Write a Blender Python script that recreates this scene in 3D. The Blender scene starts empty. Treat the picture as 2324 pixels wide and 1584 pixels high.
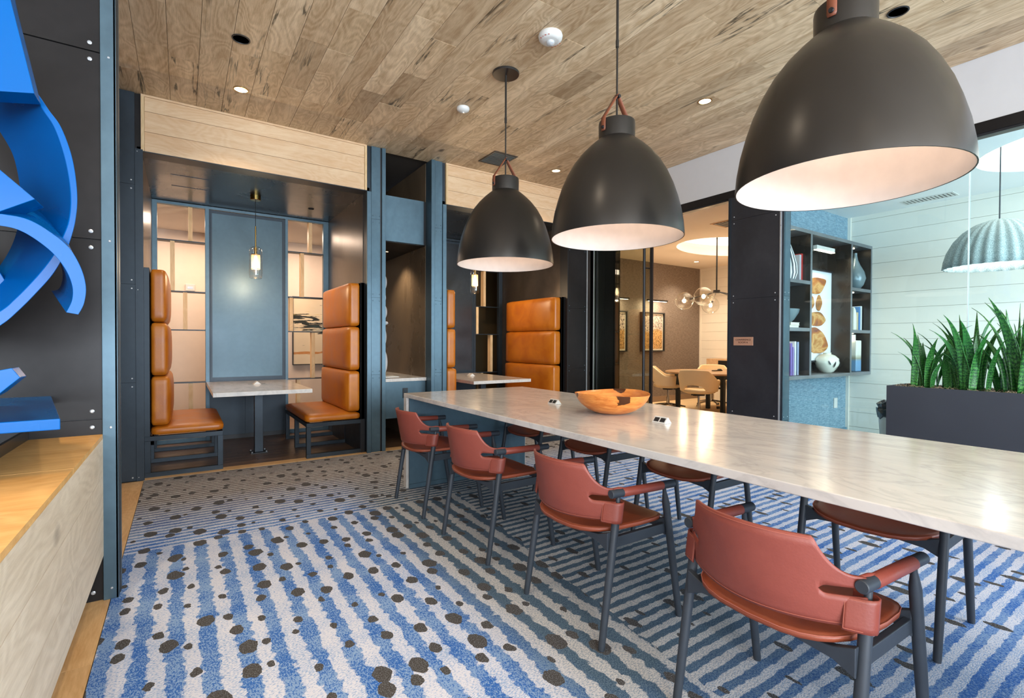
import bpy, bmesh, math, random
from mathutils import Vector, Matrix
R=math.radians
random.seed(7)
# ---------------------------------------------------------------- camera
W,H=2324,1584
FPX=1119.36; HC=1.17
yaw,pit,rol=-0.58858,0.0126,0.00388
def _rot():
    c,s=math.cos,math.sin
    Ry=Matrix(((c(yaw),0,s(yaw)),(0,1,0),(-s(yaw),0,c(yaw))))
    Rx=Matrix(((1,0,0),(0,c(pit),-s(pit)),(0,s(pit),c(pit))))
    Rz=Matrix(((c(rol),-s(rol),0),(s(rol),c(rol),0),(0,0,1)))
    return Rz@Rx@Ry
M_=_rot()
conv=lambda v:Vector((v[0],v[2],-v[1]))
right,down,fwd=[conv(M_[i]) for i in range(3)]
def yat(px,py,Y):          # point on the vertical plane y=Y behind a pixel
    a=(px-W/2)/FPX; b=(py-H/2)/FPX
    d=right*a+down*b+fwd
    return Vector((0,0,HC))+d*(Y/d.y)
cd=bpy.data.cameras.new('camera'); cam=bpy.data.objects.new('camera',cd)
bpy.context.collection.objects.link(cam)
m=Matrix.Identity(4)
for i in range(3):
    m[i][0]=right[i]; m[i][1]=-down[i]; m[i][2]=-fwd[i]
m[2][3]=HC
cam.matrix_world=m
cd.sensor_width=36; cd.lens=FPX/W*36; cd.clip_start=0.05
sc=bpy.context.scene; sc.camera=cam
# ---------------------------------------------------------------- light and exposure
sc.view_settings.view_transform='Standard'; sc.view_settings.look='None'
sc.view_settings.gamma=1; sc.view_settings.use_curve_mapping=False
sc.view_settings.exposure=0.58
wd=bpy.data.worlds.new('world'); sc.world=wd; wd.use_nodes=True
wd.node_tree.nodes['Background'].inputs[0].default_value=(0.62,0.78,1,1)
wd.node_tree.nodes['Background'].inputs[1].default_value=1.2
def area(name,loc,rot,sx,sy,power,col):
    l=bpy.data.lights.new(name,'AREA'); l.shape='RECTANGLE'; l.size=sx; l.size_y=sy; l.energy=power; l.color=col
    o=bpy.data.objects.new(name,l); o.location=loc; o.rotation_euler=rot; bpy.context.collection.objects.link(o); return o
def spot(name,loc,power,col,angle=100,blend=.6,rad=.04,rot=(0,0,0)):
    l=bpy.data.lights.new(name,'SPOT'); l.energy=power; l.color=col; l.spot_size=R(angle); l.spot_blend=blend; l.shadow_soft_size=rad
    o=bpy.data.objects.new(name,l); o.location=loc; o.rotation_euler=rot; bpy.context.collection.objects.link(o); return o
def point(name,loc,power,col,rad=.04):
    l=bpy.data.lights.new(name,'POINT'); l.energy=power; l.color=col; l.shadow_soft_size=rad
    o=bpy.data.objects.new(name,l); o.location=loc; bpy.context.collection.objects.link(o); return o
DAY=(0.83,0.92,1.0); WARM=(1.0,0.74,0.48); SOFT=(1.0,0.86,0.70)
# added area lamps stand in for daylight at unseen back, left and office windows
for k,x in enumerate((-1.9,0.9,3.5)):
    area('window_daylight',(x,-4.4,1.65),(R(90),0,0),2.2,2.3,215,DAY)
area('window_daylight',(-3.9,-1.2,1.7),(0,R(-90),0),2.4,2.6,60,(0.85,0.92,1.0))
area('window_daylight',(6.0,-2.9,1.6),(R(90),0,0),2.0,2.3,105,(0.72,0.9,1.0))
# corridor and conference room ceiling lighting
area('corridor_ceiling_light',(0.7,7.7,2.72),(0,0,0),2.6,0.5,42,(1.0,0.76,0.58))
area('office_ceiling_light',(5.7,0.9,3.0),(0,0,0),1.6,1.9,32,(0.95,0.97,1.0))
# ---------------------------------------------------------------- helpers
COL=bpy.context.collection
OFF={}
def tag(o,label=None,cat=None,group=None,kind=None):
    if label:o['label']=label
    if cat:o['category']=cat
    if group:o['group']=group
    if kind:o['kind']=kind
    return o
def thing(name,label,cat,loc=(0,0,0),group=None):
    o=bpy.data.objects.new(name,None); o.empty_display_size=.1; COL.objects.link(o); o.location=loc
    OFF[o.name]=Vector(loc); return tag(o,label,cat,group)
class MB:
    def __init__(s): s.v=[]; s.f=[]; s.k=0
    def add(s,vs,fs):
        b=len(s.v); s.v+=[Vector(v) for v in vs]; s.f+=[tuple(b+i for i in f) for f in fs]; return s
    def box(s,x0,x1,y0,y1,z0,z1):
        if x0>x1:x0,x1=x1,x0
        if y0>y1:y0,y1=y1,y0
        if z0>z1:z0,z1=z1,z0
        e=.00012*(s.k%6); s.k+=1   # neighbouring boxes of one mesh never share a plane
        x0+=e;y0+=e;z0+=e;x1-=e;y1-=e;z1-=e
        return s.add([(x0,y0,z0),(x1,y0,z0),(x1,y1,z0),(x0,y1,z0),(x0,y0,z1),(x1,y0,z1),(x1,y1,z1),(x0,y1,z1)],
          [(0,3,2,1),(4,5,6,7),(0,1,5,4),(1,2,6,5),(2,3,7,6),(3,0,4,7)])
    def bar(s,p0,p1,w,h,up=(0,0,1)):
        p0=Vector(p0);p1=Vector(p1);d=(p1-p0).normalized();u=Vector(up)
        a=d.cross(u).normalized()*w/2; b=a.cross(d).normalized()*h/2
        vs=[p+q for p in(p0,p1) for q in(-a-b,a-b,a+b,-a+b)]
        return s.add(vs,[(0,1,2,3),(7,6,5,4),(0,4,5,1),(1,5,6,2),(2,6,7,3),(3,7,4,0)])
    def cyl(s,p0,p1,r0,r1=None,n=16):
        return s.path([p0,p1],[r0,r0 if r1 is None else r1],n)
    def path(s,pts,r,n=12,closed=False,caps=True):
        pts=[Vector(p) for p in pts]; m=len(pts)
        if not isinstance(r,(list,tuple)): r=[r]*m
        vs=[];fs=[]; ref=None
        for i,p in enumerate(pts):
            a=pts[(i-1)%m] if (i>0 or closed) else p; b=pts[(i+1)%m] if (i<m-1 or closed) else p
            d=(b-a).normalized()
            if ref is None:
                ref=d.cross(Vector((0,0,1)) if abs(d.z)<.9 else Vector((1,0,0))).normalized()
            ref=(ref-d*ref.dot(d)).normalized(); q=d.cross(ref)
            for k in range(n):
                t=2*math.pi*k/n; vs.append(p+(ref*math.cos(t)+q*math.sin(t))*r[i])
        for i in range(m if closed else m-1):
            j=(i+1)%m
            for k in range(n):
                l=(k+1)%n; fs.append((i*n+k,i*n+l,j*n+l,j*n+k))
        if caps and not closed:
            fs.append(tuple(range(n-1,-1,-1))); fs.append(tuple((m-1)*n+k for k in range(n)))
        return s.add(vs,fs)
    def lathe(s,prof,c=(0,0,0),n=32,sx=1,sy=1,ang=0,cap=True):
        c=Vector(c);vs=[];fs=[];m=len(prof)
        for r,z in prof:
            for k in range(n):
                t=2*math.pi*k/n+ang; vs.append(c+Vector((r*math.cos(t)*sx,r*math.sin(t)*sy,z)))
        for i in range(m-1):
            for k in range(n):
                l=(k+1)%n; fs.append((i*n+k,i*n+l,(i+1)*n+l,(i+1)*n+k))
        if cap and prof[0][0]>1e-4: fs.append(tuple(range(n-1,-1,-1)))
        if cap and prof[-1][0]>1e-4: fs.append(tuple((m-1)*n+k for k in range(n)))
        return s.add(vs,fs)
    def prism(s,poly,axis,a0,a1):
        def P(u,w,a): return {'x':(a,u,w),'y':(u,a,w),'z':(u,w,a)}[axis]
        n=len(poly); vs=[P(u,w,a0) for u,w in poly]+[P(u,w,a1) for u,w in poly]
        fs=[tuple(range(n)),tuple(range(2*n-1,n-1,-1))]+[(i,i+n,(i+1)%n+n,(i+1)%n) for i in range(n)]
        return s.add(vs,fs)
    def quadgrid(s,g,flip=False):
        h=len(g);w=len(g[0]); vs=[p for row in g for p in row]; fs=[]
        for i in range(h-1):
            for j in range(w-1):
                f=(i*w+j,i*w+j+1,(i+1)*w+j+1,(i+1)*w+j); fs.append(f[::-1] if flip else f)
        return s.add(vs,fs)
    def ball(s,c,rx,ry,rz,n=16,m=10):
        prof=[(math.sin(math.pi*i/m),-math.cos(math.pi*i/m)) for i in range(m+1)]
        c=Vector(c);vs=[];fs=[]
        for r,z in prof:
            for k in range(n):
                t=2*math.pi*k/n; vs.append(c+Vector((r*math.cos(t)*rx,r*math.sin(t)*ry,z*rz)))
        for i in range(m):
            for k in range(n):
                l=(k+1)%n; fs.append((i*n+k,i*n+l,(i+1)*n+l,(i+1)*n+k))
        return s.add(vs,fs)
    def build(s,name,mat,parent=None,smooth=False,bevel=0,seg=2,solid=0,soff=0,sub=0,loc=None,weld=0,ang=40):
        off=Vector(loc) if loc is not None else (OFF.get(parent.name,Vector((0,0,0))) if parent else Vector((0,0,0)))
        me=bpy.data.meshes.new(name); me.from_pydata([tuple(v-off) for v in s.v],[],s.f)
        bm=bmesh.new(); bm.from_mesh(me)
        bmesh.ops.remove_doubles(bm,verts=bm.verts,dist=weld or 1e-5)
        bmesh.ops.recalc_face_normals(bm,faces=bm.faces); bm.to_mesh(me); bm.free()
        if smooth:
            me.polygons.foreach_set('use_smooth',[True]*len(me.polygons))
            try: me.set_sharp_from_angle(angle=R(ang))
            except Exception: pass
        me.materials.append(mat)
        o=bpy.data.objects.new(name,me); COL.objects.link(o)
        if parent: o.parent=parent
        else: o.location=off
        OFF[o.name]=off
        if solid:
            md=o.modifiers.new('s','SOLIDIFY'); md.thickness=solid; md.offset=soff
        if bevel:
            md=o.modifiers.new('b','BEVEL'); md.width=bevel; md.segments=seg; md.limit_method='ANGLE'; md.angle_limit=R(35)
            if not smooth:
                me.polygons.foreach_set('use_smooth',[True]*len(me.polygons)); md.harden_normals=True
        if sub:
            md=o.modifiers.new('u','SUBSURF'); md.levels=sub; md.render_levels=sub
        return o
def dup(o,parent=None,**kw):
    c=o.copy(); COL.objects.link(c)
    if parent: c.parent=parent
    for ch in list(o.children): dup(ch,c)
    for k,v in kw.items(): c[k]=v
    return c
def text(name,body,size,mat,parent,loc,rot,ext=.0005,align='CENTER'):
    cu=bpy.data.curves.new(name,'FONT'); cu.body=body; cu.size=size; cu.extrude=ext; cu.align_x=align; cu.align_y='CENTER'
    t=bpy.data.objects.new(name,cu); COL.objects.link(t)
    dg=bpy.context.evaluated_depsgraph_get(); me=bpy.data.meshes.new_from_object(t.evaluated_get(dg))
    bpy.data.objects.remove(t); me.materials.clear(); me.materials.append(mat)
    o=bpy.data.objects.new(name,me); COL.objects.link(o); o.parent=parent
    o.location=Vector(loc)-OFF.get(parent.name,Vector((0,0,0))); o.rotation_euler=rot; OFF[o.name]=Vector(loc); return o
# ---------------------------------------------------------------- materials
def sr(r,g,b):
    f=lambda c:((c/255+.055)/1.055)**2.4 if c>10 else c/255/12.92
    return (f(r),f(g),f(b),1)
class N:
    def __init__(s,name):
        s.m=bpy.data.materials.new(name); s.m.use_nodes=True; s.t=s.m.node_tree; s.b=s.t.nodes['Principled BSDF']; s.out=s.t.nodes['Material Output']
    def n(s,ty,**kw):
        o=s.t.nodes.new(ty)
        for k,v in kw.items(): setattr(o,k,v)
        return o
    def put(s,sock,v):
        if v is None: return
        if hasattr(v,'is_linked') or hasattr(v,'links'): s.t.links.new(v,sock)
        else: sock.default_value=v
    def math(s,op,a,b=None,c=None,clamp=False):
        o=s.n('ShaderNodeMath',operation=op,use_clamp=clamp)
        for i,v in enumerate((a,b,c)): s.put(o.inputs[i],v)
        return o.outputs[0]
    def mix(s,f,a,b):
        o=s.n('ShaderNodeMix',data_type='RGBA'); s.put(o.inputs[0],f); s.put(o.inputs[6],a); s.put(o.inputs[7],b); return o.outputs[2]
    def mul(s,f,a,b):
        o=s.n('ShaderNodeMix',data_type='RGBA',blend_type='MULTIPLY'); s.put(o.inputs[0],f); s.put(o.inputs[6],a); s.put(o.inputs[7],b); return o.outputs[2]
    def pos(s): return s.n('ShaderNodeNewGeometry').outputs['Position']
    def obj(s): return s.n('ShaderNodeTexCoord').outputs['Object']
    def rnd(s): return s.n('ShaderNodeObjectInfo').outputs['Random']
    def map(s,v,sc=(1,1,1),loc=(0,0,0),rot=(0,0,0)):
        o=s.n('ShaderNodeMapping'); s.put(o.inputs[0],v); s.put(o.inputs[1],loc); o.inputs[2].default_value=rot; o.inputs[3].default_value=sc; return o.outputs[0]
    def noise(s,v,scale,det=3,dist=0,rough=.5):
        o=s.n('ShaderNodeTexNoise'); s.put(o.inputs['Vector'],v); s.put(o.inputs['Scale'],scale); o.inputs['Detail'].default_value=det
        o.inputs['Distortion'].default_value=dist; o.inputs['Roughness'].default_value=rough; return o.outputs[0]
    def vor(s,v,scale,rand=1.0,feat='F1'):
        o=s.n('ShaderNodeTexVoronoi',feature=feat); s.put(o.inputs['Vector'],v); o.inputs['Scale'].default_value=scale; o.inputs['Randomness'].default_value=rand; return o
    def ramp(s,f,stops,interp='LINEAR'):
        o=s.n('ShaderNodeValToRGB'); s.put(o.inputs[0],f); cr=o.color_ramp; cr.interpolation=interp
        while len(cr.elements)<len(stops): cr.elements.new(.5)
        for e,(p,c) in zip(cr.elements,stops): e.position=p; e.color=c if len(c)==4 else (*c,1)
        return o.outputs[0]
    def step(s,f,lo,hi,a=0.0,b=1.0):
        o=s.n('ShaderNodeMapRange'); s.put(o.inputs[0],f); s.put(o.inputs[1],lo); s.put(o.inputs[2],hi); s.put(o.inputs[3],a); s.put(o.inputs[4],b); return o.outputs[0]
    def xyz(s,v):
        o=s.n('ShaderNodeSeparateXYZ'); s.put(o.inputs[0],v); return o.outputs
    def comb(s,x,y,z=0):
        o=s.n('ShaderNodeCombineXYZ'); s.put(o.inputs[0],x); s.put(o.inputs[1],y); s.put(o.inputs[2],z); return o.outputs[0]
    def bump(s,h,st=.2,d=.01):
        o=s.n('ShaderNodeBump'); o.inputs['Strength'].default_value=st; o.inputs['Distance'].default_value=d; s.put(o.inputs['Height'],h); s.t.links.new(o.outputs[0],s.b.inputs['Normal'])
    def set(s,col=None,rough=None,metal=None,spec=None,coat=None,em=None,es=None,alpha=None):
        for k,v in (('Base Color',col),('Roughness',rough),('Metallic',metal),('Specular IOR Level',spec),('Coat Weight',coat),('Emission Color',em),('Emission Strength',es),('Alpha',alpha)):
            s.put(s.b.inputs[k],v)
        return s.m
WHITE=(1,1,1,1)
def plain(name,col,rough=.5,metal=0,mott=0.08,scale=12,coat=0,bump=0):
    n=N(name); p=n.obj(); nz=n.noise(p,scale,4)
    dark=tuple(c*(1-mott*2) for c in col[:3])+(1,); lite=tuple(min(1,c*(1+mott)) for c in col[:3])+(1,)
    if bump: n.bump(n.noise(p,scale*8,2),bump,.003)
    return n.set(n.mix(nz,dark,lite),n.step(nz,0.2,.8,max(0,rough-.04),rough+.05),metal,coat=coat)
def emit(name,col,st):
    n=N(name); return n.set((0,0,0,1),.5,em=col,es=st)
def steel(name,col,rough=.34,metal=.75):
    n=N(name); p=n.pos(); nz=n.noise(n.map(p,(1,1,.6)),1.6,5,.6,.6); n2=n.noise(p,22,4)
    a=tuple(c*.72 for c in col[:3])+(1,); b=tuple(min(1,c*1.3) for c in col[:3])+(1,)
    c=n.mix(n.step(nz,.3,.7),a,b); c=n.mul(n.step(n2,.35,.7,0,.25),c,(.6,.62,.66,1))
    n.bump(n2,.015,.001)
    return n.set(c,n.step(nz,.3,.7,rough-.06,rough+.08),metal)
def wood(name,a,b,axis='y',rough=.5,grain=1.0,knots=0.0,vary=.0,cracks=0.0):
    n=N(name); p=n.pos(); rn=n.rnd()
    off=n.math('MULTIPLY',rn,37.0)
    st={'x':(.09,1,1),'y':(1,.09,1),'z':(1,1,.09)}[axis]
    q=n.map(p,st,n.comb(off,off,off))
    q2=n.map(p,{'x':(.35,1,1),'y':(1,.35,1),'z':(1,1,.35)}[axis],n.comb(off,off,off))
    cath=n.noise(q2,4.5,2,.4)
    rings=n.math('SINE',n.math('MULTIPLY',cath,84))
    fine=n.noise(q,150,6,.3,.75); big=n.noise(q,11,3,.8)
    f=n.math('ADD',n.math('MULTIPLY',fine,.5),n.math('MULTIPLY',big,.5))
    f=n.math('ADD',f,n.math('MULTIPLY',rings,.045*grain))
    c=n.mix(n.step(f,.36,.64),a,b)
    if vary:
        c=n.mul(vary,c,n.ramp(rn,[(0,(.46,.41,.36)),(.16,(.98,.95,.92)),(.34,(.66,.6,.54)),(.5,(1,1,1)),(.68,(.56,.5,.44)),(.84,(.9,.86,.82)),(1,(.78,.74,.68))]))
    if knots:
        v=n.vor(n.map(p,{'x':(.6,1,1),'y':(1,.6,1),'z':(1,1,.6)}[axis],n.comb(off,off,off)),2.6,1)
        wob=n.noise(q2,14,3)
        d=n.math('ADD',v.outputs['Distance'],n.math('MULTIPLY',wob,.14))
        k=n.step(d,.10,.17,1,0); c=n.mul(n.math('MULTIPLY',k,knots),c,(.13,.10,.08,1))
    if cracks:
        w=n.noise(n.map(p,{'x':(.1,1.5,1),'y':(1.5,.1,1),'z':(1,1.5,.1)}[axis],n.comb(off,off,off)),5.5,5,.35,.6)
        band=n.math('ABSOLUTE',n.math('SUBTRACT',w,.5))
        gate=n.step(n.noise(q2,2.3,2),.56,.63)
        k=n.math('MULTIPLY',n.step(band,.004,.022,1,0),gate)
        c=n.mul(n.math('MULTIPLY',k,cracks),c,(.07,.075,.07,1))
    n.bump(f,.06,.002)
    return n.set(c,rough)
def leather(name,col,dark,rough=.42):
    n=N(name); p=n.obj(); nz=n.noise(p,5,4,.6); cr=n.noise(p,60,3,1.2)
    n.bump(n.math('ADD',n.noise(p,180,2),n.math('MULTIPLY',n.noise(p,9,3,2),.6)),.10,.004)
    return n.set(n.mul(n.step(cr,.3,.7,0,.15),n.mix(n.step(nz,.35,.72),dark,col),(.7,.6,.5,1)),n.step(nz,.3,.7,rough-.05,rough+.1),0,spec=.5)
def glass(name,tint,refl=.08):
    n=N(name); n.t.nodes.remove(n.b)
    tr=n.n('ShaderNodeBsdfTransparent'); tr.inputs[0].default_value=(*tint,1)
    gl=n.n('ShaderNodeBsdfGlossy'); gl.inputs['Roughness'].default_value=.02; gl.inputs[0].default_value=(.95,1,1,1)
    lw=n.n('ShaderNodeLayerWeight'); lw.inputs[0].default_value=.5
    fac=n.math('MULTIPLY',n.math('ADD',n.math('MULTIPLY',n.math('POWER',lw.outputs['Facing'],4.5),.9),.04),refl,clamp=True)
    mx=n.n('ShaderNodeMixShader'); n.put(mx.inputs[0],fac); n.t.links.new(tr.outputs[0],mx.inputs[1]); n.t.links.new(gl.outputs[0],mx.inputs[2])
    n.t.links.new(mx.outputs[0],n.out.inputs[0]); return n.m
def carpet():
    n=N('carpet_pattern'); p=n.pos(); x,y,z=n.xyz(p)
    w=n.noise(p,7,3); w2=n.noise(p,28,2)
    wob=n.math('ADD',n.math('MULTIPLY',n.math('SUBTRACT',w,.5),.045),n.math('MULTIPLY',n.math('SUBTRACT',w2,.5),.045))
    wf=n.math('MULTIPLY',wob,.4)
    jag=n.math('MULTIPLY',n.math('SUBTRACT',n.noise(p,9,1),.5),.06)
    sB=n.math('SINE',n.math('MULTIPLY',n.math('ADD',x,wob),2*math.pi/.112))
    sA=n.math('SINE',n.math('MULTIPLY',n.math('ADD',y,wf),2*math.pi/.054))
    sC=n.math('SINE',n.math('MULTIPLY',n.math('ADD',y,wf),2*math.pi/.066))
    isA=n.step(n.math('ADD',y,jag),3.40,3.405)
    isC=n.step(n.math('ADD',n.math('ADD',x,jag),n.math('MULTIPLY',n.math('SUBTRACT',2.2,y),.12)),1.62,1.625)
    def lerp(f,a,b): return n.math('ADD',a,n.math('MULTIPLY',f,n.math('SUBTRACT',b,a)))
    s=lerp(isA,lerp(isC,sB,sC),sA)
    # ring of bare blue where two stripe fields meet
    dz=n.noise(n.map(p,(1,1,1)),240,1); dz2=n.noise(n.map(p,(1,.5,1)),330,1); dz3=n.noise(n.map(p,(.4,1,1)),260,2)
    sd=n.math('ADD',s,n.math('MULTIPLY',n.math('SUBTRACT',dz,.5),.9))
    st=n.step(sd,-.12,.12)
    pa=n.noise(n.map(p,(1,.5,1)),150,2); big=n.math('MULTIPLY',n.math('SUBTRACT',n.noise(p,5,2),.5),.35)
    bf=n.math('ADD',n.math('ADD',n.math('MULTIPLY',dz2,.5),n.math('MULTIPLY',pa,.5)),big)
    blue=n.mix(n.step(bf,.46,.53),sr(50,102,182),sr(132,164,208))
    white=n.mix(n.step(n.math('ADD',dz3,big),.42,.50),sr(148,174,214),sr(208,213,230))
    warm=n.mix(n.step(dz3,.42,.54),sr(138,146,154),sr(192,190,188))
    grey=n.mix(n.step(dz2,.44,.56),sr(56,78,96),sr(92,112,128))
    brown=n.mix(n.step(dz2,.44,.56),sr(86,80,84),sr(122,112,112))
    gx=n.math('MULTIPLY',n.step(x,.95,1.2),n.step(x,2.3,2.9,1,0)); gx=n.math('MULTIPLY',gx,n.step(y,0.3,1.2))  # grey zone near table: own tone mixed with table shade painted into the colour
    aw=n.step(y,3.5,4.4)  # brown toward the booths, partly their warm light painted into the carpet
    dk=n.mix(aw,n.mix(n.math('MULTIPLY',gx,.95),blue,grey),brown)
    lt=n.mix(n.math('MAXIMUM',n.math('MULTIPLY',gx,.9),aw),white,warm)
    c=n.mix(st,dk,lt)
    # dark pebbles
    q=n.comb(n.math('ADD',x,n.math('MULTIPLY',wob,.2)),n.math('MULTIPLY',y,lerp(isC,.68,.44)))
    v=n.vor(q,8.0,.74); v.voronoi_dimensions='2D'; cr=n.xyz(v.outputs['Color'])
    rad=n.math('MULTIPLY',n.step(n.math('POWER',cr[0],1.4),0,1,.10,.30),lerp(isC,1,.72))
    d=n.math('ADD',v.outputs['Distance'],n.math('MULTIPLY',n.math('SUBTRACT',n.noise(p,34,2),.5),.16))
    dot=n.math('LESS_THAN',d,rad)
    pc=n.mix(n.step(dz,.5,.62),sr(68,66,66),sr(104,108,114))
    c=n.mix(dot,c,pc)
    n.bump(n.math('ADD',dz,dz2),.35,.004)
    return n.set(c,.95,0,spec=.15)
def marble(name,warm=0):
    n=N(name); p=n.pos(); q=n.map(p,(1.6,.7,1),(0,0,0),(0,0,R(20)))
    d=n.noise(q,2.6,5,1.4,.6); v=n.math('ABSOLUTE',n.math('SUBTRACT',n.noise(q,2.1,7,1.6,.62),.5))
    vein=n.step(v,.0,.045,1,0); soft=n.step(d,.4,.75)
    fine=n.noise(n.map(p,(7,1.5,1),(0,0,0),(0,0,R(75))),7,5,.6)
    base=n.mix(soft,sr(212,204,196),sr(192,187,182))
    c=n.mul(n.math('MULTIPLY',vein,.30),base,(.55,.55,.57,1)); c=n.mul(n.step(fine,.5,.75,0,.2),c,(.74,.71,.69,1))
    return n.set(c,.16,0,spec=.42)
def cloth(name,col,col2,scale=140):
    n=N(name); p=n.pos(); a=n.noise(n.map(p,(.12,.12,1)),scale,2); b=n.noise(n.map(p,(1,1,.15)),scale,2)
    f=n.math('ADD',n.math('MULTIPLY',a,.65),n.math('MULTIPLY',b,.35)); n.bump(f,.3,.003)
    return n.set(n.mix(n.step(f,.4,.62),col,col2),.8)
def plantmat():
    n=N('snake_leaf'); p=n.obj(); x,y,z=n.xyz(p)
    w=n.noise(n.map(p,(3,3,1)),26,3,1); band=n.math('SINE',n.math('ADD',n.math('MULTIPLY',z,150),n.math('MULTIPLY',w,16)))
    c=n.mix(n.step(band,-.3,.6),sr(20,70,38),sr(74,140,66))
    c=n.mix(n.step(n.noise(p,4,2),.45,.7),c,sr(44,112,48))
    c=n.mul(.8,c,n.ramp(n.rnd(),[(0,(.6,.8,.7)),(.5,(1,1,.8)),(1,(.75,1,.85))]))
    return n.set(c,.38)
S_dark=steel('dark_steel',sr(40,38,38),.36,.35)
S_dark.node_tree.nodes['Principled BSDF'].inputs['Specular IOR Level'].default_value=.25
S_blue=steel('blued_steel',sr(80,102,114),.42,.55)
S_pier=steel('pier_steel',sr(56,58,64),.34,.4)
S_frame=steel('frame_steel',sr(46,55,63),.42,.5)
S_soffit=steel('soffit_steel',sr(58,66,74),.26,.7)
S_brown=steel('bronze_steel',sr(78,70,64),.30,.6)
BLACK=plain('black_metal',sr(34,35,38),.42,.2)
BWOOD=plain('black_stained_wood',sr(48,54,62),.5,0,.12,30)
LAMP=plain('lamp_shade_metal',sr(58,55,52),.32,.55,.05,4)
LAMPIN=plain('lamp_shade_lining',sr(232,220,210),.6)
STRAP=leather('strap_leather',sr(146,84,58),sr(122,68,46))
RED=leather('red_leather',sr(142,67,53),sr(128,58,45),.46)
REDD=leather('seat_leather',sr(152,74,46),sr(132,62,38),.38)
STITCH=plain('stitching',sr(172,96,78),.7)
ORANGE=leather('tan_leather',sr(192,114,24),sr(170,92,14),.36)
MARBLE=marble('white_marble')
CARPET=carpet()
CEILW=wood('ceiling_oak',sr(190,160,122),sr(240,216,180),'y',.5,1.2,.85,.8,.9)
OAK_X=wood('oak_board',sr(206,164,122),sr(222,190,152),'x',.5,.9)
OAK_Z=wood('oak_post',sr(196,160,112),sr(222,190,146),'z',.5,.8)
FLOOR_X=wood('booth_floor',sr(92,70,54),sr(132,104,80),'x',.34,.8,.3,.5)
FLOOR_L=wood('border_floor',sr(212,164,108),sr(240,200,146),'y',.42,.8,0,.15)
FLOOR_LX=wood('border_floor_x',sr(212,164,108),sr(240,200,146),'x',.42,.8,0,.1)
LEDGE=wood('ledge_oak',sr(214,158,88),sr(240,190,120),'x',.42,1,.9,0)
LEDGES=wood('ledge_side_oak',sr(206,186,158),sr(232,214,188),'y',.5,1.2,.5,0)
WALLW=plain('white_paint',sr(200,198,197),.7,0,.02)
CREAM=plain('cream_wall',sr(232,214,196),.75,0,.03)
OLIVE=plain('olive_wall',sr(82,66,38),.7,0,.05)
SHIP=plain('shiplap_paint',sr(234,228,216),.55,0,.02)
GREYC=cloth('grey_grasscloth',sr(104,92,84),sr(134,122,112))
BLUEC=cloth('blue_grasscloth',sr(100,130,146),sr(142,168,182))
CEILP=plain('ceiling_paint',sr(232,224,214),.7,0,.02)
GLASS=glass('clear_glass',(.90,.975,.985),1.0)
GLASSD=glass('door_glass',(.78,.80,.72),1.3)
GLASSL=glass('lamp_glass',(.97,.96,.94),1.6)
BLUEP=plain('blue_gloss_paint',sr(0,86,156),.26,0,.02,3,0)
BLUEP.node_tree.nodes['Principled BSDF'].inputs['Specular IOR Level'].default_value=.18
WHITEP=plain('white_plastic',sr(214,212,206),.4)
CHROME=plain('polished_chrome',sr(190,190,192),.15,1,.02)
SILVER=plain('brushed_silver',sr(190,194,198),.3,.5,.03)
BRASS=plain('brass',sr(170,140,80),.25,1,.03)
BEIGE=plain('beige_leather',sr(232,208,168),.5,0,.03)
BULB=emit('bulb_glow',(1,.72,.42,1),28)
LEDW=emit('warm_led',(1,.80,.56,1),6)
LEDC=emit('cove_led',(1,.86,.66,1),1.7)
LEDN=emit('white_cove_led',(1,.97,.90,1),2.2)
# ================================================================ SETTING
def struct(name,mb,mat,parent=None,**k):
    o=mb.build(name,mat,parent,**k)
    if not parent: o['kind']='structure'
    return o
GX=4.785
# floor slab, carpet, oak border boards, booth boards
fl=struct('floor',MB().box(-4,9.4,-4.5,9.2,-.12,-.012),plain('subfloor',sr(120,100,80),.7))
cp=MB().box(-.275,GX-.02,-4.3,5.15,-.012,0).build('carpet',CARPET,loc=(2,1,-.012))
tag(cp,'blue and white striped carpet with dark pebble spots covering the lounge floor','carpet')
b=MB()
yy=-4.3; i=0
while yy<5.15:
    L=1.15+.5*random.random(); y1=min(yy+L,5.15)
    for k in range(3):
        x1=-.278-.146*k
        MB().box(x1-.144,x1,yy+.15*k,min(y1+.15*k-.003,5.15),-.012,0).build('plank',FLOOR_L,fl)
    yy=y1
for x0,x1 in ((-.28,1.2),(1.203,2.6),(2.603,4.33)):
    MB().box(x0,x1,5.153,5.30,-.012,0).build('plank',FLOOR_LX,fl)
for r in range(12):
    y0=5.303+r*.128; x=-.3-random.random()*.5
    while x<4.4:
        L=.8+random.random()*.8
        MB().box(max(x,-.3),min(x+L-.003,4.43),y0,y0+.126,-.012,0).build('plank',FLOOR_X,fl); x+=L
MB().box(-.9,4.6,6.85,9.1,-.012,0).build('corridor_floor',FLOOR_X,fl)
MB().box(GX+.02,9.4,3.0,6.7,-.012,0).build('conference_carpet',plain('beige_carpet',sr(226,196,152),.9,0,.06,40),fl)
MB().box(GX+.02,7.2,-2.6,2.9,-.012,0).build('office_carpet',plain('grey_carpet',sr(150,160,165),.9,0,.06,40),fl)

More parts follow.
